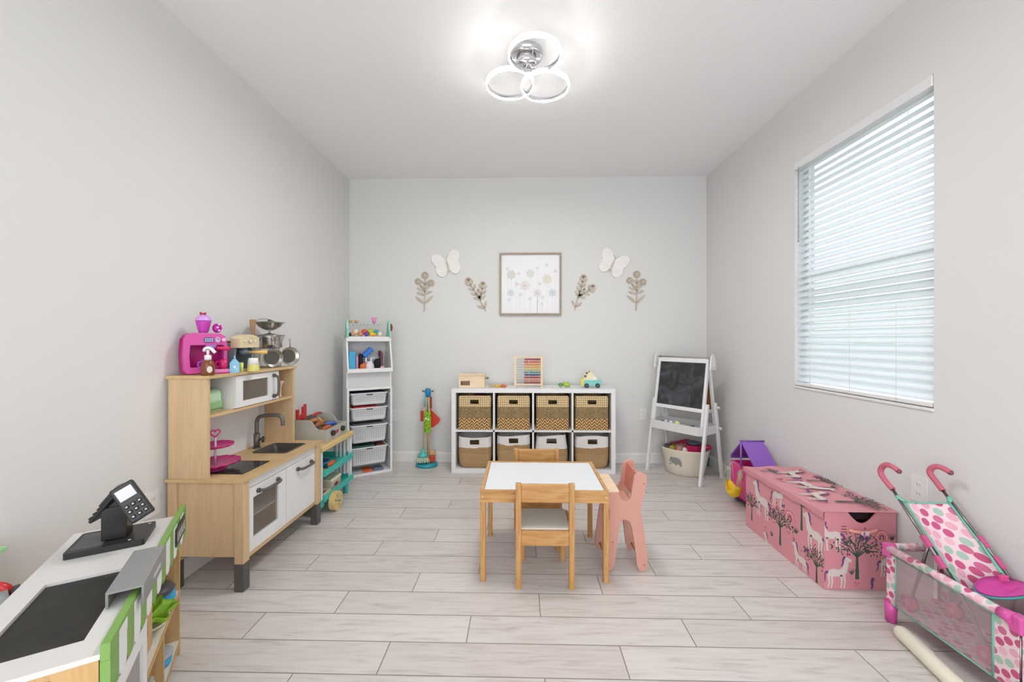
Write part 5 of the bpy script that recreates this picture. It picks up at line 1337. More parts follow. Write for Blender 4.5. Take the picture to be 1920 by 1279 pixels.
for k in range(11):
    t = k/10; y = 2.825+.155*t; w_ = .048*math.sin(PI*(.08+.84*t)); zc = .085+.055*abs(2*t-1)**2
    L.append([(1.535+w_*math.cos(q), y, zc+.03+.052*math.sin(PI*(.1+.8*t))*math.sin(q)) for q in [PI+PI*j/9 for j in range(10)]]+[(1.535+w_*.86*math.cos(q), y, zc+.032+.045*math.sin(PI*(.1+.8*t))*math.sin(q)) for q in [2*PI-PI*j/9 for j in range(10)]])
m.rings(L); m.build('hammock_bed', mat('#f0c81e', .5), hm)
m = MB()
for k in range(7): m.tube([(1.545, 2.84, .28), (1.50+.011*k, 2.83+.002*k, .135)], .0013, 5)
for s in (-1, 1): m.tube([(1.545, 2.95, .30), (1.535+s*.03, 2.975, .22), (1.535+s*.035, 2.972, .14)], .0016, 5)
m.build('cords', mat('#d9c98a', .6), hm)

# ------------------------------------------------------------------ unicorn storage chest
PK, GRN, CRM, PRP, SAL, PCH = 0, 1, 2, 3, 4, 5
MCH = [mat('#d9929b', .42), mat('#3f574c', .7), mat('#dccfca', .6), mat('#6a4780', .6), mat('#d5727c', .6), mat('#efb4a6', .6), mat('#3c3440', .7)]
class Print:
    def __init__(s, m, o, u, v, n, clip): s.m, s.o, s.u, s.v, s.n, s.c = m, Vector(o), Vector(u), Vector(v), Vector(n), clip; s.d = 0
    def poly(s, pts, mi):
        x0, x1, y0, y1 = s.c
        pts = [(min(max(a, x0), x1), min(max(b, y0), y1)) for a, b in pts]
        ar = sum(a[0]*b[1]-b[0]*a[1] for a, b in zip(pts, pts[1:]+pts[:1]))
        if abs(ar) < 1e-6: return
        s.m.mi = mi; s.d = (s.d+1) % 5
        s.m.prism(pts, s.o+s.n*(.0003+.00012*s.d), s.u, s.v, s.n*.0002)
    def strip(s, pts, w, mi, w2=None):
        w2 = w if w2 is None else w2; n = len(pts)-1
        for k, ((a, b), (c, d)) in enumerate(zip(pts, pts[1:])):
            v = Vector((c-a, d-b))
            if v.length < 1e-6: continue
            q = Vector((-v.y, v.x)).normalized(); wa = (w+(w2-w)*k/n)/2; wb = (w+(w2-w)*(k+1)/n)/2
            s.poly([(a+q.x*wa, b+q.y*wa), (a-q.x*wa, b-q.y*wa), (c-q.x*wb, d-q.y*wb), (c+q.x*wb, d+q.y*wb)], mi)
    def tree(s, x, z, k, up=1, sd=1):
        R = random.Random(sd)
        s.strip([(x, z), (x, z+up*.10*k)], .016*k, GRN, .008*k)
        for a, L in ((-1.2, .085), (-.8, .095), (-.3, .085), (.1, .095), (.5, .085), (.95, .09), (1.3, .085)):
            p0 = (x, z+up*.09*k); p1 = (x+math.sin(a*.7)*L*.5*k, z+up*(.09+math.cos(a*.7)*L*.5)*k); p2 = (x+math.sin(a*1.25)*L*k, z+up*(.09+math.cos(a)*L)*k)
            s.strip([p0, p1, p2], .0055*k, GRN, .003*k)
            for sd_ in (-1, 1): s.strip([p1, ((p1[0]+p2[0])/2+sd_*.016*k, (p1[1]+p2[1])/2+up*.022*k)], .003*k, GRN, .002*k)
            for _ in range(13):
                t = R.uniform(.5, 1.15); q = (p0[0]+(p2[0]-p0[0])*t+R.uniform(-.02, .02)*k, p0[1]+(p2[1]-p0[1])*t+R.uniform(-.02, .02)*k)
                s.leaf(q[0], q[1], R.uniform(0, 6.3), .011*k, GRN if R.random() < .75 else 6)
    def leaf(s, x, z, a, L, mi):
        c, d = math.cos(a), math.sin(a)
        s.poly([(x, z), (x+L*.5*c-L*.3*d, z+L*.5*d+L*.3*c), (x+L*c, z+L*d), (x+L*.5*c+L*.3*d, z+L*.5*d-L*.3*c)], mi)
    def tuft(s, x, z, k, mi=GRN):
        for a in (-.7, -.35, 0, .35, .7): s.strip([(x, z), (x+math.sin(a)*.035*k, z+math.cos(a)*.035*k)], .006*k, mi, .001)
    def rainbow(s, x, z, k):
        for r_, mi in ((.038, SAL), (.028, PCH), (.018, SAL), (.009, 6)):
            s.strip([(x-r_*k, z-.015*k)]+[(x+r_*k*math.cos(t), z+r_*k*math.sin(t)) for t in [PI-PI*j/12 for j in range(13)]]+[(x+r_*k, z-.015*k)], .005*k, mi)
    def unicorn(s, x, z, k, f=1):
        P = lambda pts: [(x+f*a*k, z+b*k) for a, b in pts]
        s.poly(P([(-.05, .02), (-.045, .045), (-.02, .055), (.015, .05), (.03, .06), (.045, .10), (.05, .125), (.062, .118), (.085, .105), (.08, .092), (.066, .092), (.062, .06), (.055, .03), (.03, .012), (-.03, .01)]), CRM)
        for a in (-.045, -.028, .025, .042): s.strip(P([(a, .02), (a+.004, -.02), (a-.002, -.055)]), .012*k, CRM, .007*k)
        s.strip(P([(.058, .122), (.07, .16)]), .006*k, SAL, .001)
        s.strip(P([(.046, .125), (.034, .105), (.036, .085), (.024, .07)]), .012*k, PRP, .006*k)
        s.strip(P([(-.048, .04), (-.066, .03), (-.064, .0), (-.074, -.025)]), .014*k, PRP, .004*k)
    def moth(s, x, z, k):
        for a, b in ((-.012, .004), (.012, .002), (-.008, -.008), (.009, -.009)): s.leaf(x, z, math.atan2(b, a), .02*k, PRP)
    def hearts(s, x, z, k):
        s.leaf(x, z, 1.57, .014*k, SAL)
        for q in range(3): s.strip([(x-.012*k, z-.012*k*(q+1)), (x+.012*k, z-.012*k*(q+1))], .003*k, 6)
QX0, QX1, QY0, QY1, QH = 1.455, 1.792, 1.94, 2.605, .372
qb = thing('storage_chest', ((QX0+QX1)/2, (QY0+QY1)/2, 0), 'pink fabric toy chest printed with unicorns and trees by the right wall', 'toy chest')
m = MB()
dip = [(QX0+.335*f, QH-.052*math.sin(PI*(f-.33)/.40)) for f in [.33+.40*k/10 for k in range(11)]]
front = [(QX0, .001), (QX1, .001), (QX1, QH)]+list(reversed(dip))+[(QX0, QH)]
m.prism(front, (0, QY0, 0), (1, 0, 0), (0, 0, 1), (0, .006, 0))
m.box(QX0, QX0+.006, QY0+.006, QY1, .001, QH); m.box(QX1-.006, QX1, QY0+.006, QY1, .001, QH); m.box(QX0+.006, QX1-.006, QY1-.006, QY1, .001, QH); m.box(QX0+.006, QX1-.006, QY0+.006, QY1-.006, .001, .007)
W_ = QX1-QX0
p = Print(m, (QX0, QY0, 0), (1, 0, 0), (0, 0, 1), (0, -1, 0), (0, W_, .002, QH-.045))
p.tree(.456*W_, .052, 1.18, 1, 3); p.unicorn(.035, .235, .85, -1); p.tuft(.31*W_, .22, .9); p.tuft(.38*W_, .075, .9); p.rainbow(.80*W_, .255, .85); p.moth(.56*W_, .25, 1.1)
p.unicorn(.17*W_, .055, .85, 1); p.strip([(.68*W_, .06), (.66*W_, .04), (.67*W_, .02), (.65*W_, .006)], .016, PRP, .006); p.tuft(.94*W_, .24, 1.0); p.hearts(.27*W_, .318, 1.1); p.leaf(.45*W_, .03, .3, .018, SAL); p.leaf(.45*W_, .03, 2.3, .018, SAL); p.leaf(.45*W_, .03, 4.3, .016, SAL)
p.unicorn(.9*W_, .11, .8, 1); p.tree(.98*W_, .02, .6, 1, 9)
D_ = QY1-QY0
p = Print(m, (QX0, QY0, 0), (0, 1, 0), (0, 0, 1), (-1, 0, 0), (0, D_, .002, QH-.002))
p.unicorn(.06, .20, 1.0, 1); p.strip([(.155, .345), (.155, .21)], .008, GRN, .018)
for a in (-1, -.5, 0, .5, 1): p.strip([(.155, .335), (.155+math.sin(a)*.05, .34+.03*math.cos(a))], .005, GRN, .002)
for k in range(14): p.leaf(.155+random.uniform(-.06, .07), .345+random.uniform(-.012, .02), random.uniform(0, 6), .012, GRN)
p.tuft(.195, .175, 1.0); p.rainbow(.245, .235, 1.0); p.tree(.325, .045, 1.1, 1, 5); p.tuft(.385, .20, .9); p.hearts(.41, .29, .9); p.unicorn(.35, .29, .8, -1); p.unicorn(.49, .19, 1.15, 1)
p.tree(.60, .06, .9, 1, 7); p.tree(.05, .0, .9, 1, 8); p.unicorn(.16, .03, .8, 1); p.moth(.12, .13, 1.1); p.hearts(.215, .15, .8); p.tuft(.40, .06, .8); p.moth(.30, .28, .9); p.leaf(.45, .08, .5, .02, SAL); p.unicorn(.42, -.03, .7, 1)
m.build('box_body', MCH, qb)
m = MB(); m.prism([(QX0+.02, QH-.045), (QX1-.02, QH-.045), (QX1-.02, QH-.001), (QX0+.02, QH-.001)], (0, QY0+.03, 0), (1, 0, 0), (0, 0, 1), (0, .003, 0)); m.build('opening_shade_sheet', mat('#2a1c20', .9), qb)  # dark sheet behind the dip, colouring in the shade of the chest interior
m = MB()
nx, ny = 16, 26; G = {}
for i in range(nx+1):
    for j in range(ny+1):
        x = QX0-.014+(QX1+.004-QX0+.014)*i/nx; y = QY0-.012+(QY1+.006-QY0+.012)*j/ny
        zz = QH+.006+.006*math.sin(x*31+y*9)*math.sin(y*21+1)*min(1, i/3)*min(1, j/3)
        G[i, j] = m.bm.verts.new((x, y, zz))
fs = [m.bm.faces.new((G[i, j], G[i+1, j], G[i+1, j+1], G[i, j+1])) for i in range(nx) for j in range(ny)]
m._done(fs, True)
sd = [[(G[0, j].co.x, G[0, j].co.y, G[0, j].co.z) for j in range(ny+1)], [(QX0-.016, G[0, j].co.y, QH-.016-.003*math.sin(j)) for j in range(ny+1)], [(QX0-.012, G[0, j].co.y, QH-.026-.004*math.sin(j*.9)) for j in range(ny+1)]]
m.rings(sd, closed=False, cap=(False, False))
p = Print(m, (QX0, QY0, QH+.0126), (1, 0, 0), (0, 1, 0), (0, 0, 1), (-.005, W_, -.005, D_))
# printed motifs on the lid lie along its length
q_ = Print(m, (QX0, QY0, QH+.0126), (0, 1, 0), (1, 0, 0), (0, 0, 1), (-.005, D_, -.005, W_))
q_.tree(.10, .13, 1.1, 1, 11); q_.unicorn(.16, .06, .9, 1); q_.unicorn(.33, .12, 1.1, -1); q_.tree(.40, .20, .9, 1, 12); q_.tuft(.30, .26, 1.1); q_.unicorn(.50, .16, 1.0, 1); q_.tuft(.22, .28, 1.0); q_.tuft(.57, .27, 1.0); q_.rainbow(.42, .06, .9); q_.moth(.24, .10, 1.2); q_.hearts(.06, .27, 1.0); q_.moth(.46, .3, 1.1); q_.tree(.56, .03, .6, 1, 13)
m.build('lid', MCH, qb)
m = MB()
hx0, hx1 = QX0+.335*.33, QX0+.335*.73
m.tube([(hx0, QY0-.002, .290), (hx0+.03, QY0-.010, .285), ((hx0+hx1)/2, QY0-.014, .282), (hx1-.03, QY0-.010, .285), (hx1, QY0-.002, .290)], .0085, 8, sub=3)
m.mi = 1; m.box((hx0+hx1)/2-.02, (hx0+hx1)/2+.012, QY0-.0245, QY0-.022, .274, .291); m.mi = 2; m.box((hx0+hx1)/2-.014, (hx0+hx1)/2-.006, QY0-.0255, QY0-.0245, .276, .289)
m.build('handle_strap', [mat('#efa49a', .6), mat('#efe3e6', .6), mat('#8c6db0', .6)], qb)

# ------------------------------------------------------------------ doll playpen
PX0, PX1, PY0, PY1, PZ0, PZ1 = 1.558, 1.790, 1.275, 1.742, .085, .325
PBL = mat('#d2579f', .35); MNT = mat('#74b7a4', .5)
pp = thing('doll_playpen', ((PX0+PX1)/2, (PY0+PY1)/2, 0), 'pink dotted doll playpen with grey mesh sides in the right foreground', 'doll playpen')
for x in (PX0, PX1-.012):
    m = MB(); m.tube([(x+.006, PY0+.02, PZ1-.012), (x+.006, PY1-.02, PZ1-.012)], .0155, 14); m.build('top_rail', M_DOTYZ, pp)
    m = MB(); m.cyl((x+.006, PY0+.01, PZ0), (x+.006, PY1-.01, PZ0), .0035, 8); m.cyl((x+.003, PY0+.075, PZ0+.002), (x+.003, PY0+.075, PZ1-.03), .0035, 8); m.cyl((x+.003, PY1-.05, PZ0+.002), (x+.003, PY1-.05, PZ1-.03), .0025, 8)
    m.cyl((x+.003, PY0+.05, PZ1-.03), (x+.003, PY1-.02, PZ1-.03), .0025, 8); m.build('piping', MNT, pp)
    m = MB(); m.box(x+.004, x+.0055, PY0+.075, PY1-.05, PZ0+.002, PZ1-.026); m.build('mesh_side', M_NET, pp)
    m = MB(); m.box(x+.003, x+.006, PY0+.008, PY0+.075, PZ0+.001, PZ1-.03); m.build('fabric_corner', M_DOTYZ, pp)
    m = MB(); m.box(x+.0035, x+.006, PY1-.05, PY1-.008, PZ0+.001, PZ1-.03); m.build('fabric_corner', M_DOTYZ, pp)
for y in (PY0, PY1-.012):
    m = MB(); m.tube([(PX0+.02, y+.006, PZ1-.012), (PX1-.02, y+.006, PZ1-.012)], .0155, 14); m.build('top_rail', M_DOTXZ, pp)
m = MB(); m.box(PX0+.012, PX1-.012, PY0+.004, PY0+.0065, PZ0+.001, PZ1-.028); m.build('end_panel', M_DOTXZ, pp)
m = MB(); m.box(PX0+.03, PX1-.03, PY1-.0065, PY1-.005, PZ0+.001, PZ1-.026); m.build('mesh_end', M_NET, pp)
m = MB(); m.box(PX0+.012, PX1-.014, PY0+.012, PY1-.012, PZ0+.001, PZ0+.007); m.build('floor_pad', M_DOTXY, pp)
for x, y in ((PX0, PY0), (PX0, PY1), (PX1, PY0), (PX1, PY1)):
    sx = 1 if x == PX0 else -1; sy = 1 if y == PY0 else -1
    m = MB(); m.box(min(x-sx*.006, x+sx*.03), max(x-sx*.006, x+sx*.03), min(y-sy*.006, y+sy*.03), max(y-sy*.006, y+sy*.03), PZ1-.05, PZ1+.006, .007, 3)
    if y == PY0 and x == PX0: m.tube([(PX0+.006, PY0+.018, PZ1-.012), (PX0+.006, PY0+.058, PZ1-.012)], [.0215, .0175], 16)
    m.build('corner_block', PBL, pp)
    m = MB(); m.lathe((x+sx*.016, y-sy*-.014, 0), [(.014, 0), (.019, .002), (.021, .05), (.023, .086)], 16); m.build('foot', PBL, pp)
    m = MB(); m.cyl((x+sx*.016, y+sy*.014, .086), (x+sx*.016, y+sy*.014, PZ1-.05), .005, 10); m.build('corner_post', M_STEEL, pp)

# ------------------------------------------------------------------ doll stroller standing in the playpen
st = thing('doll_stroller', (1.665, 1.55, PZ0+.0075), 'doll umbrella stroller with pink hooked handles, standing inside the playpen', 'doll stroller')
GRIP = mat('#c26478', .5); MET = mat('#8e8a88', .3, .9)
Lh = [(1.58, 1.726, .563), (1.58, 1.755, .584), (1.58, 1.782, .613), (1.58, 1.775, .643), (1.58, 1.752, .660), (1.581, 1.726, .659), (1.583, 1.702, .648)]
Rh = [(1.735, 1.675, .579), (1.735, 1.702, .607), (1.735, 1.726, .633), (1.737, 1.722, .656), (1.741, 1.703, .669), (1.747, 1.684, .667), (1.753, 1.663, .657)]
for H in (Lh, Rh):
    m = MB(); m.tube(H, [.0105, .0105, .011, .011, .0108, .0105, .010], 14, sub=4); g_ = m.build('handle_grip', GRIP, st)
    m = MB(); m.ell(H[-1], .0104, 12, 8); m.build('grip_cap', mat('#7d4654', .4), g_)
def ext(a, b, t): return Vector(a)+(Vector(b)-Vector(a))*t
LT, LB = Vector((1.58, 1.726, .563)), Vector((1.582, 1.477, .295))
RT, RB = Vector((1.735, 1.675, .579)), Vector((1.742, 1.43, .325))
FW = PZ0+.0075
for a, b, fx in ((LT, LB, 1.60), (RT, RB, 1.73)):
    m = MB(); m.cyl(a, b, .0058, 12); m.build('pole', MET, st)
    m = MB(); m.tube([ext(a, b, .97), (fx, 1.44, .21), (fx, 1.40, FW+.03)], .0055, 10, sub=4); m.build('front_leg', MET, st)
    m = MB(); m.tube([ext(a, b, .60)+Vector((0, .004, 0)), ((a.x+b.x)/2, b.y+.135, .27), (fx-.004, b.y+.19, FW+.035)], .0055, 10, sub=4); m.build('rear_leg', MET, st)
    for y, zz in ((1.40, FW), (b.y+.195, FW)):
        m = MB(); m.cyl((fx-.012, y, FW+.0275), (fx+.012, y, FW+.0275), .0272, 24); w_ = m.build('wheel', mat('#d8678f', .4), st)
        m = MB(); m.cyl((fx-.014, y, FW+.0275), (fx+.014, y, FW+.0275), .011, 16); m.build('hub', mat('#e993b0', .4), w_)
    for t in (.56, .76):
        c = ext(a, b, t); d = (b-a).normalized(); m = MB(); m.beam(c-d*.022, c+d*.022, .020, .018, up=(1, 0, 0), bev=.003); m.build('slide_joint', mat('#c75787', .35), st)
# sling seat fabric
m = MB(); rows = []
for t in (.14, .3, .5, .7, .85, .97):
    a = ext(LT, LB, t); b = ext(RT, RB, t); n = 10; row = []
    for k in range(n+1):
        s_ = k/n; q = a+(b-a)*(.075+.85*s_); q += Vector((0, .030, -.030))*math.sin(PI*s_)*min(1, t*1.2); row.append(q)
    rows.append(row)
for r0, r1 in zip(rows, rows[1:]):
    for k in range(10): m.quad(r0[k], r0[k+1], r1[k+1], r1[k])
bmesh.ops.remove_doubles(m.bm, verts=m.bm.verts, dist=1e-5)
for f in m.bm.faces: f.smooth = True
m.build('sling_back', M_DOTXZ, st)
for rw, w_ in ((0, .0035),):
    m = MB(); m.tube([rows[0][k]+Vector((0, -.002, 0)) for k in range(11)], .0035, 8); m.build('edge_binding', MNT, st)
for sgn, k0 in ((0, 0), (1, 10)):
    m = MB(); m.tube([r[k0]+Vector((0, -.003, .001)) for r in rows], .0042, 8, sub=2); m.build('edge_binding', MNT, st)
    a, b = (LT, LB) if sgn == 0 else (RT, RB)
    m = MB(); m.tube([ext(a, b, .08), ext(a, b, .11)+Vector((.0, 0, .004)), rows[0][k0]+Vector((0, -.004, .002))], [.009, .008, .006], 10, sub=3); m.build('corner_loop', MNT, st)
m = MB(); se = []
for k in range(24):
    a = 2*PI*k/24; se.append((1.682+.082*math.cos(a), 1.425+.050*math.sin(a), .340-.004*math.cos(2*a)+.014*math.cos(a)))
m.rings([[(x, y, z_-.006) for x, y, z_ in se], se, [(1.682+(x-1.682)*.6, 1.425+(y-1.425)*.6, z_-.006) for x, y, z_ in se]]); m.build('seat_pad', mat('#d0459f', .5), st)
m = MB(); m.tube([(x, y, z_-.011) for x, y, z_ in se], .004, 8, closed=True); m.build('seat_rim', mat('#4f9ea0', .5), st)
m = MB(); m.rings([[(x, y, z_-.014) for x, y, z_ in se], [(1.682+(x-1.682)*.85, 1.425+(y-1.425)*.85, .25) for x, y, z_ in se]], cap=(False, True)); m.build('under_basket', M_NET, st)
m = MB(); m.tube([ext(RT, RB, .55)+Vector((-.012, -.004, 0)), ext(RT, RB, .70)+Vector((-.022, -.012, 0)), ext(RT, RB, .86)+Vector((-.035, -.012, .01))], .0045, 8, sub=3); s_ = m.build('harness_strap', MNT, st)
c = ext(RT, RB, .9)+Vector((-.038, -.012, .008)); m = MB(); m.box(c.x-.014, c.x+.014, c.y-.006, c.y+.006, c.z-.01, c.z+.01, .004); m.build('buckle', mat('#d84f8c', .35), s_)

# ------------------------------------------------------------------ cream tube on the floor
tu = thing('padded_bar', (1.50, 1.3, 0), 'cream rounded bar lying on the floor beside the doll playpen', 'bar')
a, b = Vector((1.525, 1.645, .0275)), Vector((1.395, .95, .0275)); d = (b-a).normalized()
m = MB(); m.tube([a-d*.0, a+d*.004, a+d*.012, a+d*.03, b], [.012, .0265, .0265], 22)
m.bm.free(); m = MB(); L = []
side = Vector((0, 0, 1)).cross(d).normalized(); up = Vector((0, 0, 1))
for t, r_ in ((0, .004), (.002, .012), (.008, .020), (.018, .025), (.03, .0268), (.7, .0268)):
    c = a+d*t; L.append([c+(side*math.cos(2*PI*k/24)+up*math.sin(2*PI*k/24))*r_ for k in range(24)])
m.rings(L); m.build('foam_cover', mat('#e4ddcc', .55), tu)
m = MB()
P0 = a+side*-.0; off = Vector((.030, 0, 0))
m.prism([(-.006, 0), (.006, 0), (.006, .018), (-.006, .018)], a+d*.10+off+Vector((-.004, 0, -.022)), (1, 0, 0), (0, 0, 1), d*.6); m.build('grey_rail', mat('#6f6a66', .5), tu)
m = MB(); m.beam(a+d*.05+Vector((.020, 0, .008)), a+d*.15+Vector((.020, 0, .008)), .018, .026, bev=.008); m.build('clip', mat('#cfc6c4', .4), tu)

# ------------------------------------------------------------------ small table and chairs
tt = thing('kids_table', (.115, 2.21, 0), 'small pine table with white top in the middle of the floor', 'table')
TX_0, TX_1, TY_0, TY_1, TZ = -.203, .433, 1.965, 2.447, .452
m = MB(); m.box(TX_0+.02, TX_1-.02, TY_0+.02, TY_1-.02, TZ-.010, TZ-.002); m.build('table_top', mat('#dde0e4', .28), tt)
m = MB(); m.prism([(TX_0, TY_0), (TX_1, TY_0), (TX_1, TY_1), (TX_0, TY_1)], (0, 0, TZ-.058), (1, 0, 0), (0, 1, 0), (0, 0, .058), holes=[[(TX_0+.018, TY_0+.018), (TX_0+.018, TY_1-.018), (TX_1-.018, TY_1-.018), (TX_1-.018, TY_0+.018)]])
m.build('apron', M_PINEX, tt)
for x in (TX_0, TX_1-.027):
    for y in (TY_0, TY_1-.027):
        m = MB(); m.box(x, x+.027, y, y+.027, 0, TZ-.058, .002)
        l_ = m.build('leg', M_PINE, tt)
        if y == TY_0:
            m = MB(); m.cyl((x+.0135, TY_0+.0005, TZ-.03), (x+.0135, TY_0-.001, TZ-.03), .005, 10); m.build('dowel_plug', mat('#d9b37a', .5), l_)
def kid_chair(ox, oy, s, label):
    """s=+1: seat runs away from the camera, back rest on the near side"""
    t_ = thing('kids_chair', (ox, oy+s*.14, 0), label, 'chair')
    w = .142
    Y = lambda a, b: (min(oy+s*a, oy+s*b), max(oy+s*a, oy+s*b))
    for x in (ox-w, ox+w-.027):
        y0, y1 = Y(0, .030); m = MB(); m.box(x, x+.027, y0, y1, 0, .505, .002); m.build('leg', M_PINE, t_)
        y0, y1 = Y(.252, .279); xx = x+(.018 if x < ox else -.018); m = MB(); m.box(xx, xx+.027, y0, y1, 0, .268, .002); m.build('leg', M_PINE, t_)
    y0, y1 = Y(.004, .022); m = MB(); m.box(ox-w+.027, ox+w-.027, y0, y1, .418, .502, .002); m.build('back_rest', M_PINEX, t_)
    y0, y1 = Y(.004, .022); m = MB(); m.box(ox-w+.027, ox+w-.027, y0, y1, .208, .278, .002); m.build('seat_rail', M_PINEX, t_)
    y0, y1 = Y(.258, .276); m = MB(); m.box(ox-w+.045, ox+w-.045, y0, y1, .218, .276, .002); m.build('seat_rail', M_PINEX, t_)
    for x in (ox-w+.004, ox+w-.020):
        y0, y1 = Y(.030, .252); m = MB(); m.box(x, x+.016, y0, y1, .222, .276, .002); m.build('seat_rail', M_PINE, t_)
    y0, y1 = Y(.024, .255); m = MB(); m.box(ox-w+.022, ox+w-.022, y0, y1, .2765, .283, .002); m.build('seat', mat('#d5d1c6', .35), t_)
    return t_
kid_chair(.116, 1.908, 1, 'pine chair with its back to the camera, in front of the small table')
kid_chair(.098, 2.548, -1, 'pine chair pushed in at the far side of the small table')

# doll high chair: two pink X panels, seat, back rest and a plain wooden tray
HC = mat('#cf9a8b', .5); HCD = mat('#cc7d6c', .5)
hc = thing('doll_high_chair', (.55, 2.2, 0), 'pink wooden doll high chair with plain wood tray right of the table', 'doll high chair')
side_p = [(.500, .41), (.509, .393), (.518, .373), (.538, .362), (.558, .368), (.569, .386), (.578, .448), (.587, .493), (.602, .507), (.624, .512), (.642, .506), (.649, .491), (.648, .469), (.637, .399), (.624, .345), (.62, .305), (.632, .235), (.649, .117), (.655, .042), (.649, .015), (.632, .001), (.612, .004), (.6, .032), (.587, .141), (.573, .225), (.563, .255), (.548, .268), (.528, .269), (.516, .257), (.508, .224), (.494, .115), (.484, .035), (.474, .010), (.455, .001), (.435, .004), (.424, .025), (.430, .10), (.448, .23), (.457, .27), (.459, .313), (.452, .343), (.447, .38), (.444, .41)]
for y in (2.068, 2.288):
    m = MB(); m.prism(side_p, (0, y, 0), (1, 0, 0), (0, 0, 1), (0, .016, 0)); sp_ = m.build('side_panel', HC, hc)
    for x, z_ in ((.633, .455), (.636, .035), (.455, .035), (.475, .15)):
        m = MB(); m.cyl((x, y, z_), (x, y-.0012, z_), .0045, 10); m.build('screw', mat('#a8705f', .5), sp_)
m = MB(); m.box(.438, .506, 2.062, 2.310, .410, .424, .003); m.build('tray', M_LIGHTWOOD, hc)
m = MB(); m.beam((.605, 2.084, .435), (.605, 2.288, .435), .016, .13, up=(.12, 0, 1), bev=.004); m.build('back_rest', HCD, hc)
m = MB(); m.box(.47, .585, 2.084, 2.288, .325, .337, .003); m.build('seat', HC, hc)
for x in (.452, .632):
    m = MB(); m.cyl((x, 2.084, .035), (x, 2.288, .035), .006, 12); m.build('cross_dowel', mat('#c9a07a', .5), hc)

# ------------------------------------------------------------------ play market counter (left foreground)
XF.append(frame_at((-1.305, 1.495, 0), (.53, -.848)))   # local x: from the far end towards the camera, local -y: towards the wall
GREEN = mat('#7ba552', .5)
mk = thing('market_counter', (.4, -.13, 0), 'white and green play market counter with black chalkboard top, left foreground', 'play market')
SL, SD, ST = .815, .268, .548
m = MB()
m.prism([(.062, -SD), (SL, -SD), (SL, 0), (.062, 0)], (0, 0, ST-.012), (1, 0, 0), (0, 1, 0), (0, 0, .012), holes=[list(reversed([(.416, -.214), (.745, -.214), (.745, -.044), (.416, -.044)]))])
m.build('counter_top', mat('#d8d6d3', .4), mk)
m = MB(); m.box(.41, .75, -.22, -.04, ST-.019, ST-.0125); m.mi = 1; m.box(.418, .743, -.212, -.046, ST-.0125, ST-.0075); m.build('chalkboard', [M_STANDWOOD, M_CHALK2], mk)
for x, zt in ((0, .50), (SL-.014, ST-.0125)):
    m = MB(); m.box(x, x+.013, -SD+.004, -.002, 0, zt, .001); e_ = m.build('end_panel', M_STANDWOOD, mk)
m = MB(); m.cyl((SL-.001, -.075, ST-.03), (SL+.0005, -.075, ST-.03), .005, 12); m.build('screw_hole', mat('#5a3c22', .6), e_)
m = MB(); m.box(.013, SL-.014, -SD+.004, -SD+.010, .03, ST-.013); m.build('back_panel', M_STANDWOOD, mk)
# awning
def scal(x0, w_): return [(x0, .53), (x0, .472), (x0+w_*.08, .460), (x0+w_*.3, .450), (x0+w_*.7, .450), (x0+w_*.92, .460), (x0+w_, .472), (x0+w_, .53)]
n_s = 15; w_s = SL/n_s; aw = []
m = MB()
m.box(0, SL, 0, .016, .53, .566, .001)
for k in range(n_s):
    m.mi = 0 if k % 2 == 0 else 1
    m.prism(scal(k*w_s, w_s), (0, 0, 0), (1, 0, 0), (0, 0, 1), (0, .016, 0))
    m.prism([(k*w_s, .53), ((k+1)*w_s, .53), ((k+1)*w_s, .556), (k*w_s, .556)], (0, .016, 0), (1, 0, 0), (0, 0, 1), (0, .0008, 0)) if k % 2 else None
m.build('awning', [GREEN, mat('#e6e8e6', .5)], mk)
m = MB(); m.box(.055, .20, .0175, .0215, .487, .548, .001); m.mi = 1
random.seed(3)
for k in range(7):
    x = .066+k*.0182
    for q in range(3): m.box(x+(0 if q != 1 else .004), x+(.011 if q != 2 else .005), .0215, .0225, .501+q*.013, .505+q*.013)
    m.box(x+(0 if k % 2 else .008), x+(.004 if k % 2 else .012), .0215, .0225, .501, .531)
m.build('name_board', [mat('#2d2b27', .5), mat('#cfcdc2', .5)], mk)
# shelves, door
for z_, x1 in ((.236, .53), (.046, .53)):
    m = MB(); m.box(.013, x1, -SD+.011, -.003, z_, z_+.010); m.mi = 1; m.box(.013, x1, -.003, .001, z_, z_+.0105); m.build('shelf', [mat('#dedbd2', .5), M_STANDWOOD], mk)
m = MB(); m.box(.245, .257, -SD+.011, -.003, .057, .2355); m.build('shelf_divider', M_STANDWOOD, mk)
m = MB(); m.box(.53, .542, -SD+.011, -.003, .03, ST-.02); m.build('shelf_divider', M_STANDWOOD, mk)
m = MB(); m.prism([(.535, .05), (SL-.02, .05), (SL-.02, .448), (.535, .448)], (0, .001, 0), (1, 0, 0), (0, 0, 1), (0, .014, 0), holes=[list(reversed([(.575, .09), (SL-.06, .09), (SL-.06, .408), (.575, .408)]))])
dr_ = m.build('front_door', M_WHITE, mk)
m = MB(); m.box(.576, SL-.061, .006, .009, .091, .407); m.mi = 1; m.box(.62, .72, .0092, .0096, .33, .334); m.box(.62, .70, .0092, .0096, .315, .318); m.build('door_window', [mat('#8d847f', .25), mat('#d6d2cc', .4)], dr_)
m = MB(); m.box(.49, .53, .002, .022, .13, .262, .006); m.mi = 1; m.box(.498, .512, .0222, .024, .15, .25, .003); m.build('latch_plate', [mat('#a7a6a2', .35, .4), mat('#e1e0dc', .4)], mk)
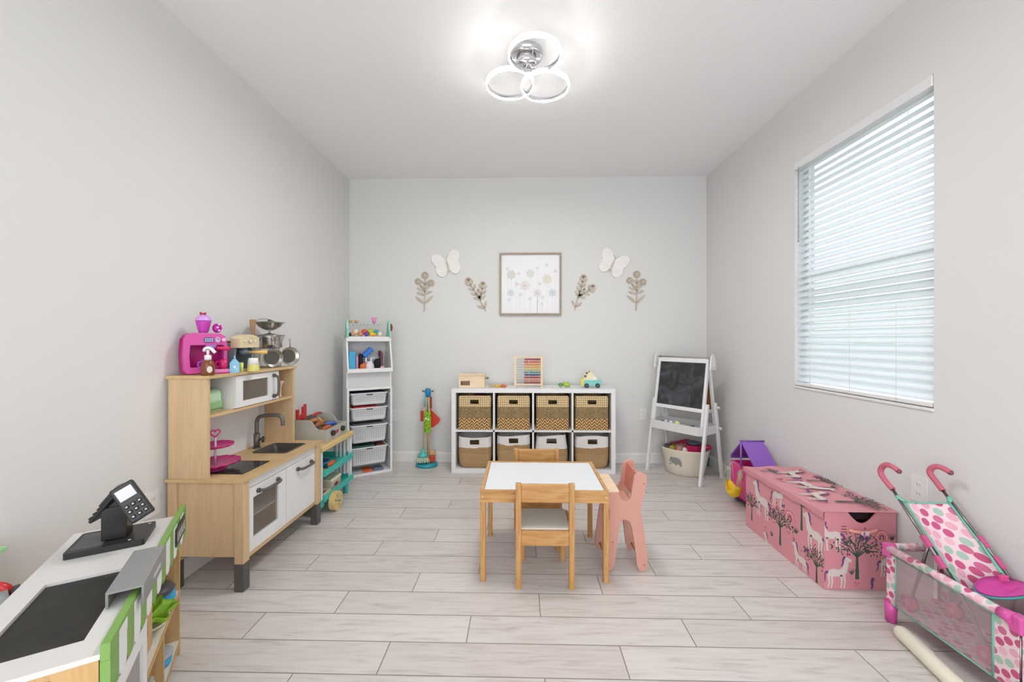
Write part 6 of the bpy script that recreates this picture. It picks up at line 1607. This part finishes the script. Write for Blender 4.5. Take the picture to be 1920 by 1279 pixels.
# toys on the shelves
def bl(nm, c, r_, h, lab, cat='toy food', jit=0, rough=.5):
    m = MB(); m.ell(c, r_, 18, 12, jit); return tag(m.build(nm, mat(h, rough)), lab, cat)
m = MB(); m.lathe((.075, -.040, .2475), [(.03, 0), (.038, .01), (.036, .04), (.03, .045)], 20); tag(m.build('toy_jar', mat('#2f9fd4', .25)), 'bright blue toy jar on the market shelf', 'toy jar')
m = MB(); m.lathe((.095, -.055, .295), [(.05, 0), (.055, .01), (.045, .022), (.02, .027), (0, .028)], 26); tag(m.build('toy_pan_lid', mat('#4a4648', .4)), 'dark grey round toy lid resting on the blue jar', 'toy pan')
m = MB()
bx0 = Vector((.225, -.045, .275))
L = []
for rr, h in ((.001, 0), (.035, .003), (.066, .012), (.076, .026)):
    L.append([bx0+Vector((rr*(1+(.16 if rr > .04 else 0)*math.sin(9*2*PI*k/72)+.06*math.sin(4*2*PI*k/72))*math.cos(2*PI*k/72)*.95, rr*(1+(.16 if rr > .04 else 0)*math.sin(9*2*PI*k/72))*math.sin(2*PI*k/72)*.85, h+.008*math.sin(5*2*PI*k/72))) for k in range(72)])
L2 = [[p+Vector((0, 0, .004)) for p in l] for l in reversed(L)]
m.rings(L+L2); tag(m.build('toy_lettuce', mat('#8cbf2a', .5)), 'lime green toy lettuce leaf with ragged edge on the market shelf', 'toy food')
m = MB(); m.lathe((.225, -.045, .2475), [(.03, 0), (.045, .012), (.05, .02), (.044, .02), (.03, .006)], 24); tag(m.build('toy_bowl', mat('#e3e3c0', .4)), 'pale cream toy bowl under the lettuce leaf', 'toy bowl')
wb = thing('toy_wooden_crate', (.40, -.08, .247), 'wooden toy crate with dark opening on the market shelf', 'toy crate')
m = MB(); m.prism([(.31, .2475), (.49, .2475), (.49, .37), (.31, .37)], (0, -.02, 0), (1, 0, 0), (0, 0, 1), (0, -.010, 0), holes=[list(reversed([(.36, .30), (.44, .30), (.44, .345), (.36, .345)]))])
m.box(.31, .32, -.16, -.03, .2475, .37); m.box(.48, .49, -.16, -.03, .2475, .37); m.box(.32, .48, -.16, -.15, .2475, .37); m.box(.32, .48, -.15, -.03, .2475, .2575); m.build('crate', M_STANDWOOD, wb)
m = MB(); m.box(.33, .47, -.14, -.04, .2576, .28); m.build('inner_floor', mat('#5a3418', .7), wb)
tc_ = thing('toy_tub', (.13, -.05, .0575), 'blue and grey oval toy tub on the lower market shelf', 'toy tub')
m = MB(); m.lathe((.13, -.05, .0575), [(.038, 0), (.045, .006), (.048, .03)], 24, cap=(True, True)); m.build('tub', mat('#3aa3dc', .25), tc_)
m = MB(); m.lathe((.13, -.05, .0885), [(.05, 0), (.05, .008), (.045, .012), (0, .012)], 24); m.build('lid', mat('#a7adb2', .4), tc_)
# card terminal on a stand
rg = thing('toy_cash_register', (.2, -.13, ST), 'black toy cash register base with upright post on the market counter', 'toy cash register')
m = MB(); m.prism(rrect(.128, .278, -.228, -.046, .008), (0, 0, ST+.0005), (1, 0, 0), (0, 1, 0), (0, 0, .018)); m.mi = 1
m.prism([(.145, -.218), (.262, -.218), (.262, -.148), (.145, -.148)], (0, 0, ST+.0186), (1, 0, 0), (0, 1, 0), (0, 0, .0005)); m.mi = 2
for x, y in ((.145, -.06), (.26, -.085)): m.prism(circ(x, y, .004, 10), (0, 0, ST+.0186), (1, 0, 0), (0, 1, 0), (0, 0, .001))
m.build('base_tray', [mat('#222224', .4), mat('#55565c', .5), mat('#c9c9c9', .4)], rg)
m = MB(); m.box(.165, .232, -.158, -.098, ST+.019, ST+.120, .002); m.prism([(-.158, .115), (-.098, .115), (-.07, .13), (-.118, .178), (-.135, .172), (-.165, .130)], (.170, 0, ST), (0, 1, 0), (0, 0, 1), (.055, 0, 0)); m.build('post', mat('#1a1a1b', .3), rg)
XF.pop()
# the terminal itself and the tilted screen, placed in room axes on the post
tm = thing('toy_card_reader', (-1.215, 1.235, .69), 'black toy card reader with white screen and keypad on the register post', 'toy card reader')
C = Vector((-1.222, 1.222, .692))
ux = Vector((.62, -.02, -.78)).normalized()          # down along the reader face
n_ = Vector((.45, -.80, .38)); n_ = (n_-ux*n_.dot(ux)).normalized(); uy = n_.cross(ux).normalized()
def RP(a, b, d): return C+ux*a+uy*b+n_*d
def rbox(m, a0, a1, b0, b1, d0, d1, bev=.0):
    M = Matrix((ux, uy, n_)).transposed().to_4x4(); M.translation = C
    m.box(a0, a1, b0, b1, d0, d1, bev, M=M)
m = MB(); rbox(m, -.062, .062, -.030, .030, -.012, .010, .005); m.build('reader_body', mat('#242425', .35), tm)
m = MB(); rbox(m, -.048, -.012, -.021, .021, .0101, .0112); m.build('screen', mat('#d6d6d8', .3), tm)
for r_ in range(3):
    for c_ in range(3):
        m = MB(); rbox(m, .004+r_*.018, .016+r_*.018, -.022+c_*.0165, -.011+c_*.0165, .0101, .0135, .0015); m.mi = 1; rbox(m, .008+r_*.018, .012+r_*.018, -.019+c_*.0165, -.014+c_*.0165, .0134, .0138); m.build('key', [mat('#101011', .4), mat('#c8c8c8', .4)], tm)
sc_ = thing('toy_register_screen', (-1.31, 1.235, .66), 'black ribbed flap leaning left from the toy register post', 'toy register screen')
m = MB(); a, b = Vector((-1.265, 1.228, .722)), Vector((-1.352, 1.232, .628)); dd = (b-a)
m.beam(a, b, .042, .010, up=(-.7, -.1, .7), bev=.002)
for k in range(6): m.beam(a+dd*(.08+.16*k)+Vector((-.005, 0, .005)), a+dd*(.14+.16*k)+Vector((-.005, 0, .005)), 0.043, .004, up=(-.7, -.1, .7))
m.build('flap', mat('#2a2a2c', .35), sc_)
# grey scanner bracket hooked over the counter edge
XF.append(frame_at((-1.305, 1.495, 0), (.53, -.848)))
gs_ = thing('toy_scanner', (.54, .0, ST), 'grey plastic scanner channel hooked over the green awning of the counter', 'toy scanner')
m = MB(); m.prism([(-.040, ST+.001), (-.040, ST+.040), (.030, ST+.040), (.030, ST-.012), (.0255, ST-.012), (.0255, ST+.0345), (-.035, ST+.0345), (-.035, ST+.001)], (.41, 0, 0), (0, 1, 0), (0, 0, 1), (.225, 0, 0))
m.build('channel', mat('#8c8d8c', .4), gs_)
m = MB(); m.box(.47, .54, .0301, .0308, ST+.006, ST+.016); m.build('scanner_marking', mat('#c9cac8', .4), gs_)
XF.pop()
# ------------------------------------------------------------------ red handled toy and green shelf at the left edge
rt = thing('toy_trolley', (-1.45, 1.06, 0), 'red handled grey toy at the left edge behind the market counter', 'toy trolley')
m = MB(); m.tube([(-1.56, .99, .46), (-1.53, 1.015, .51), (-1.48, 1.05, .522), (-1.445, 1.075, .510), (-1.438, 1.08, .485), (-1.455, 1.065, .47)], .012, 12, sub=4); m.build('handle', mat('#c02a30', .25), rt)
m = MB(); m.cyl((-1.46, 1.045, .455), (-1.43, 1.085, .465), .042, 26); m.build('side_disc', mat('#8d9396', .4), rt)
m = MB(); m.cyl((-1.43, 1.085, .465), (-1.42, 1.10, .467), .038, 26); m.build('disc_cap', mat('#3f4244', .4), rt)
for x, y in ((-1.47, 1.05), (-1.57, .98)):
    m = MB(); m.cyl((x, y, .0), (x, y, .455), .009, 10); m.build('leg', mat('#9ba0a2', .4), rt)
m = MB(); m.beam((-1.47, 1.05, .1), (-1.57, .98, .1), .02, .02); m.build('cross_bar', mat('#9ba0a2', .4), rt)
gs2 = thing('green_shelf', (-1.64, .95, 0), 'light green toy shelf top at the far left edge by the wall', 'toy shelf')
m = MB(); m.box(-1.695, -1.595, .72, 1.20, .545, .558, .002); m.build('shelf_top', mat('#9ccf9c', .5), gs2)
for y in (.73, 1.17):
    m = MB(); m.box(-1.69, -1.60, y, y+.012, 0, .545); m.build('side_panel', mat('#dcdad6', .5), gs2)
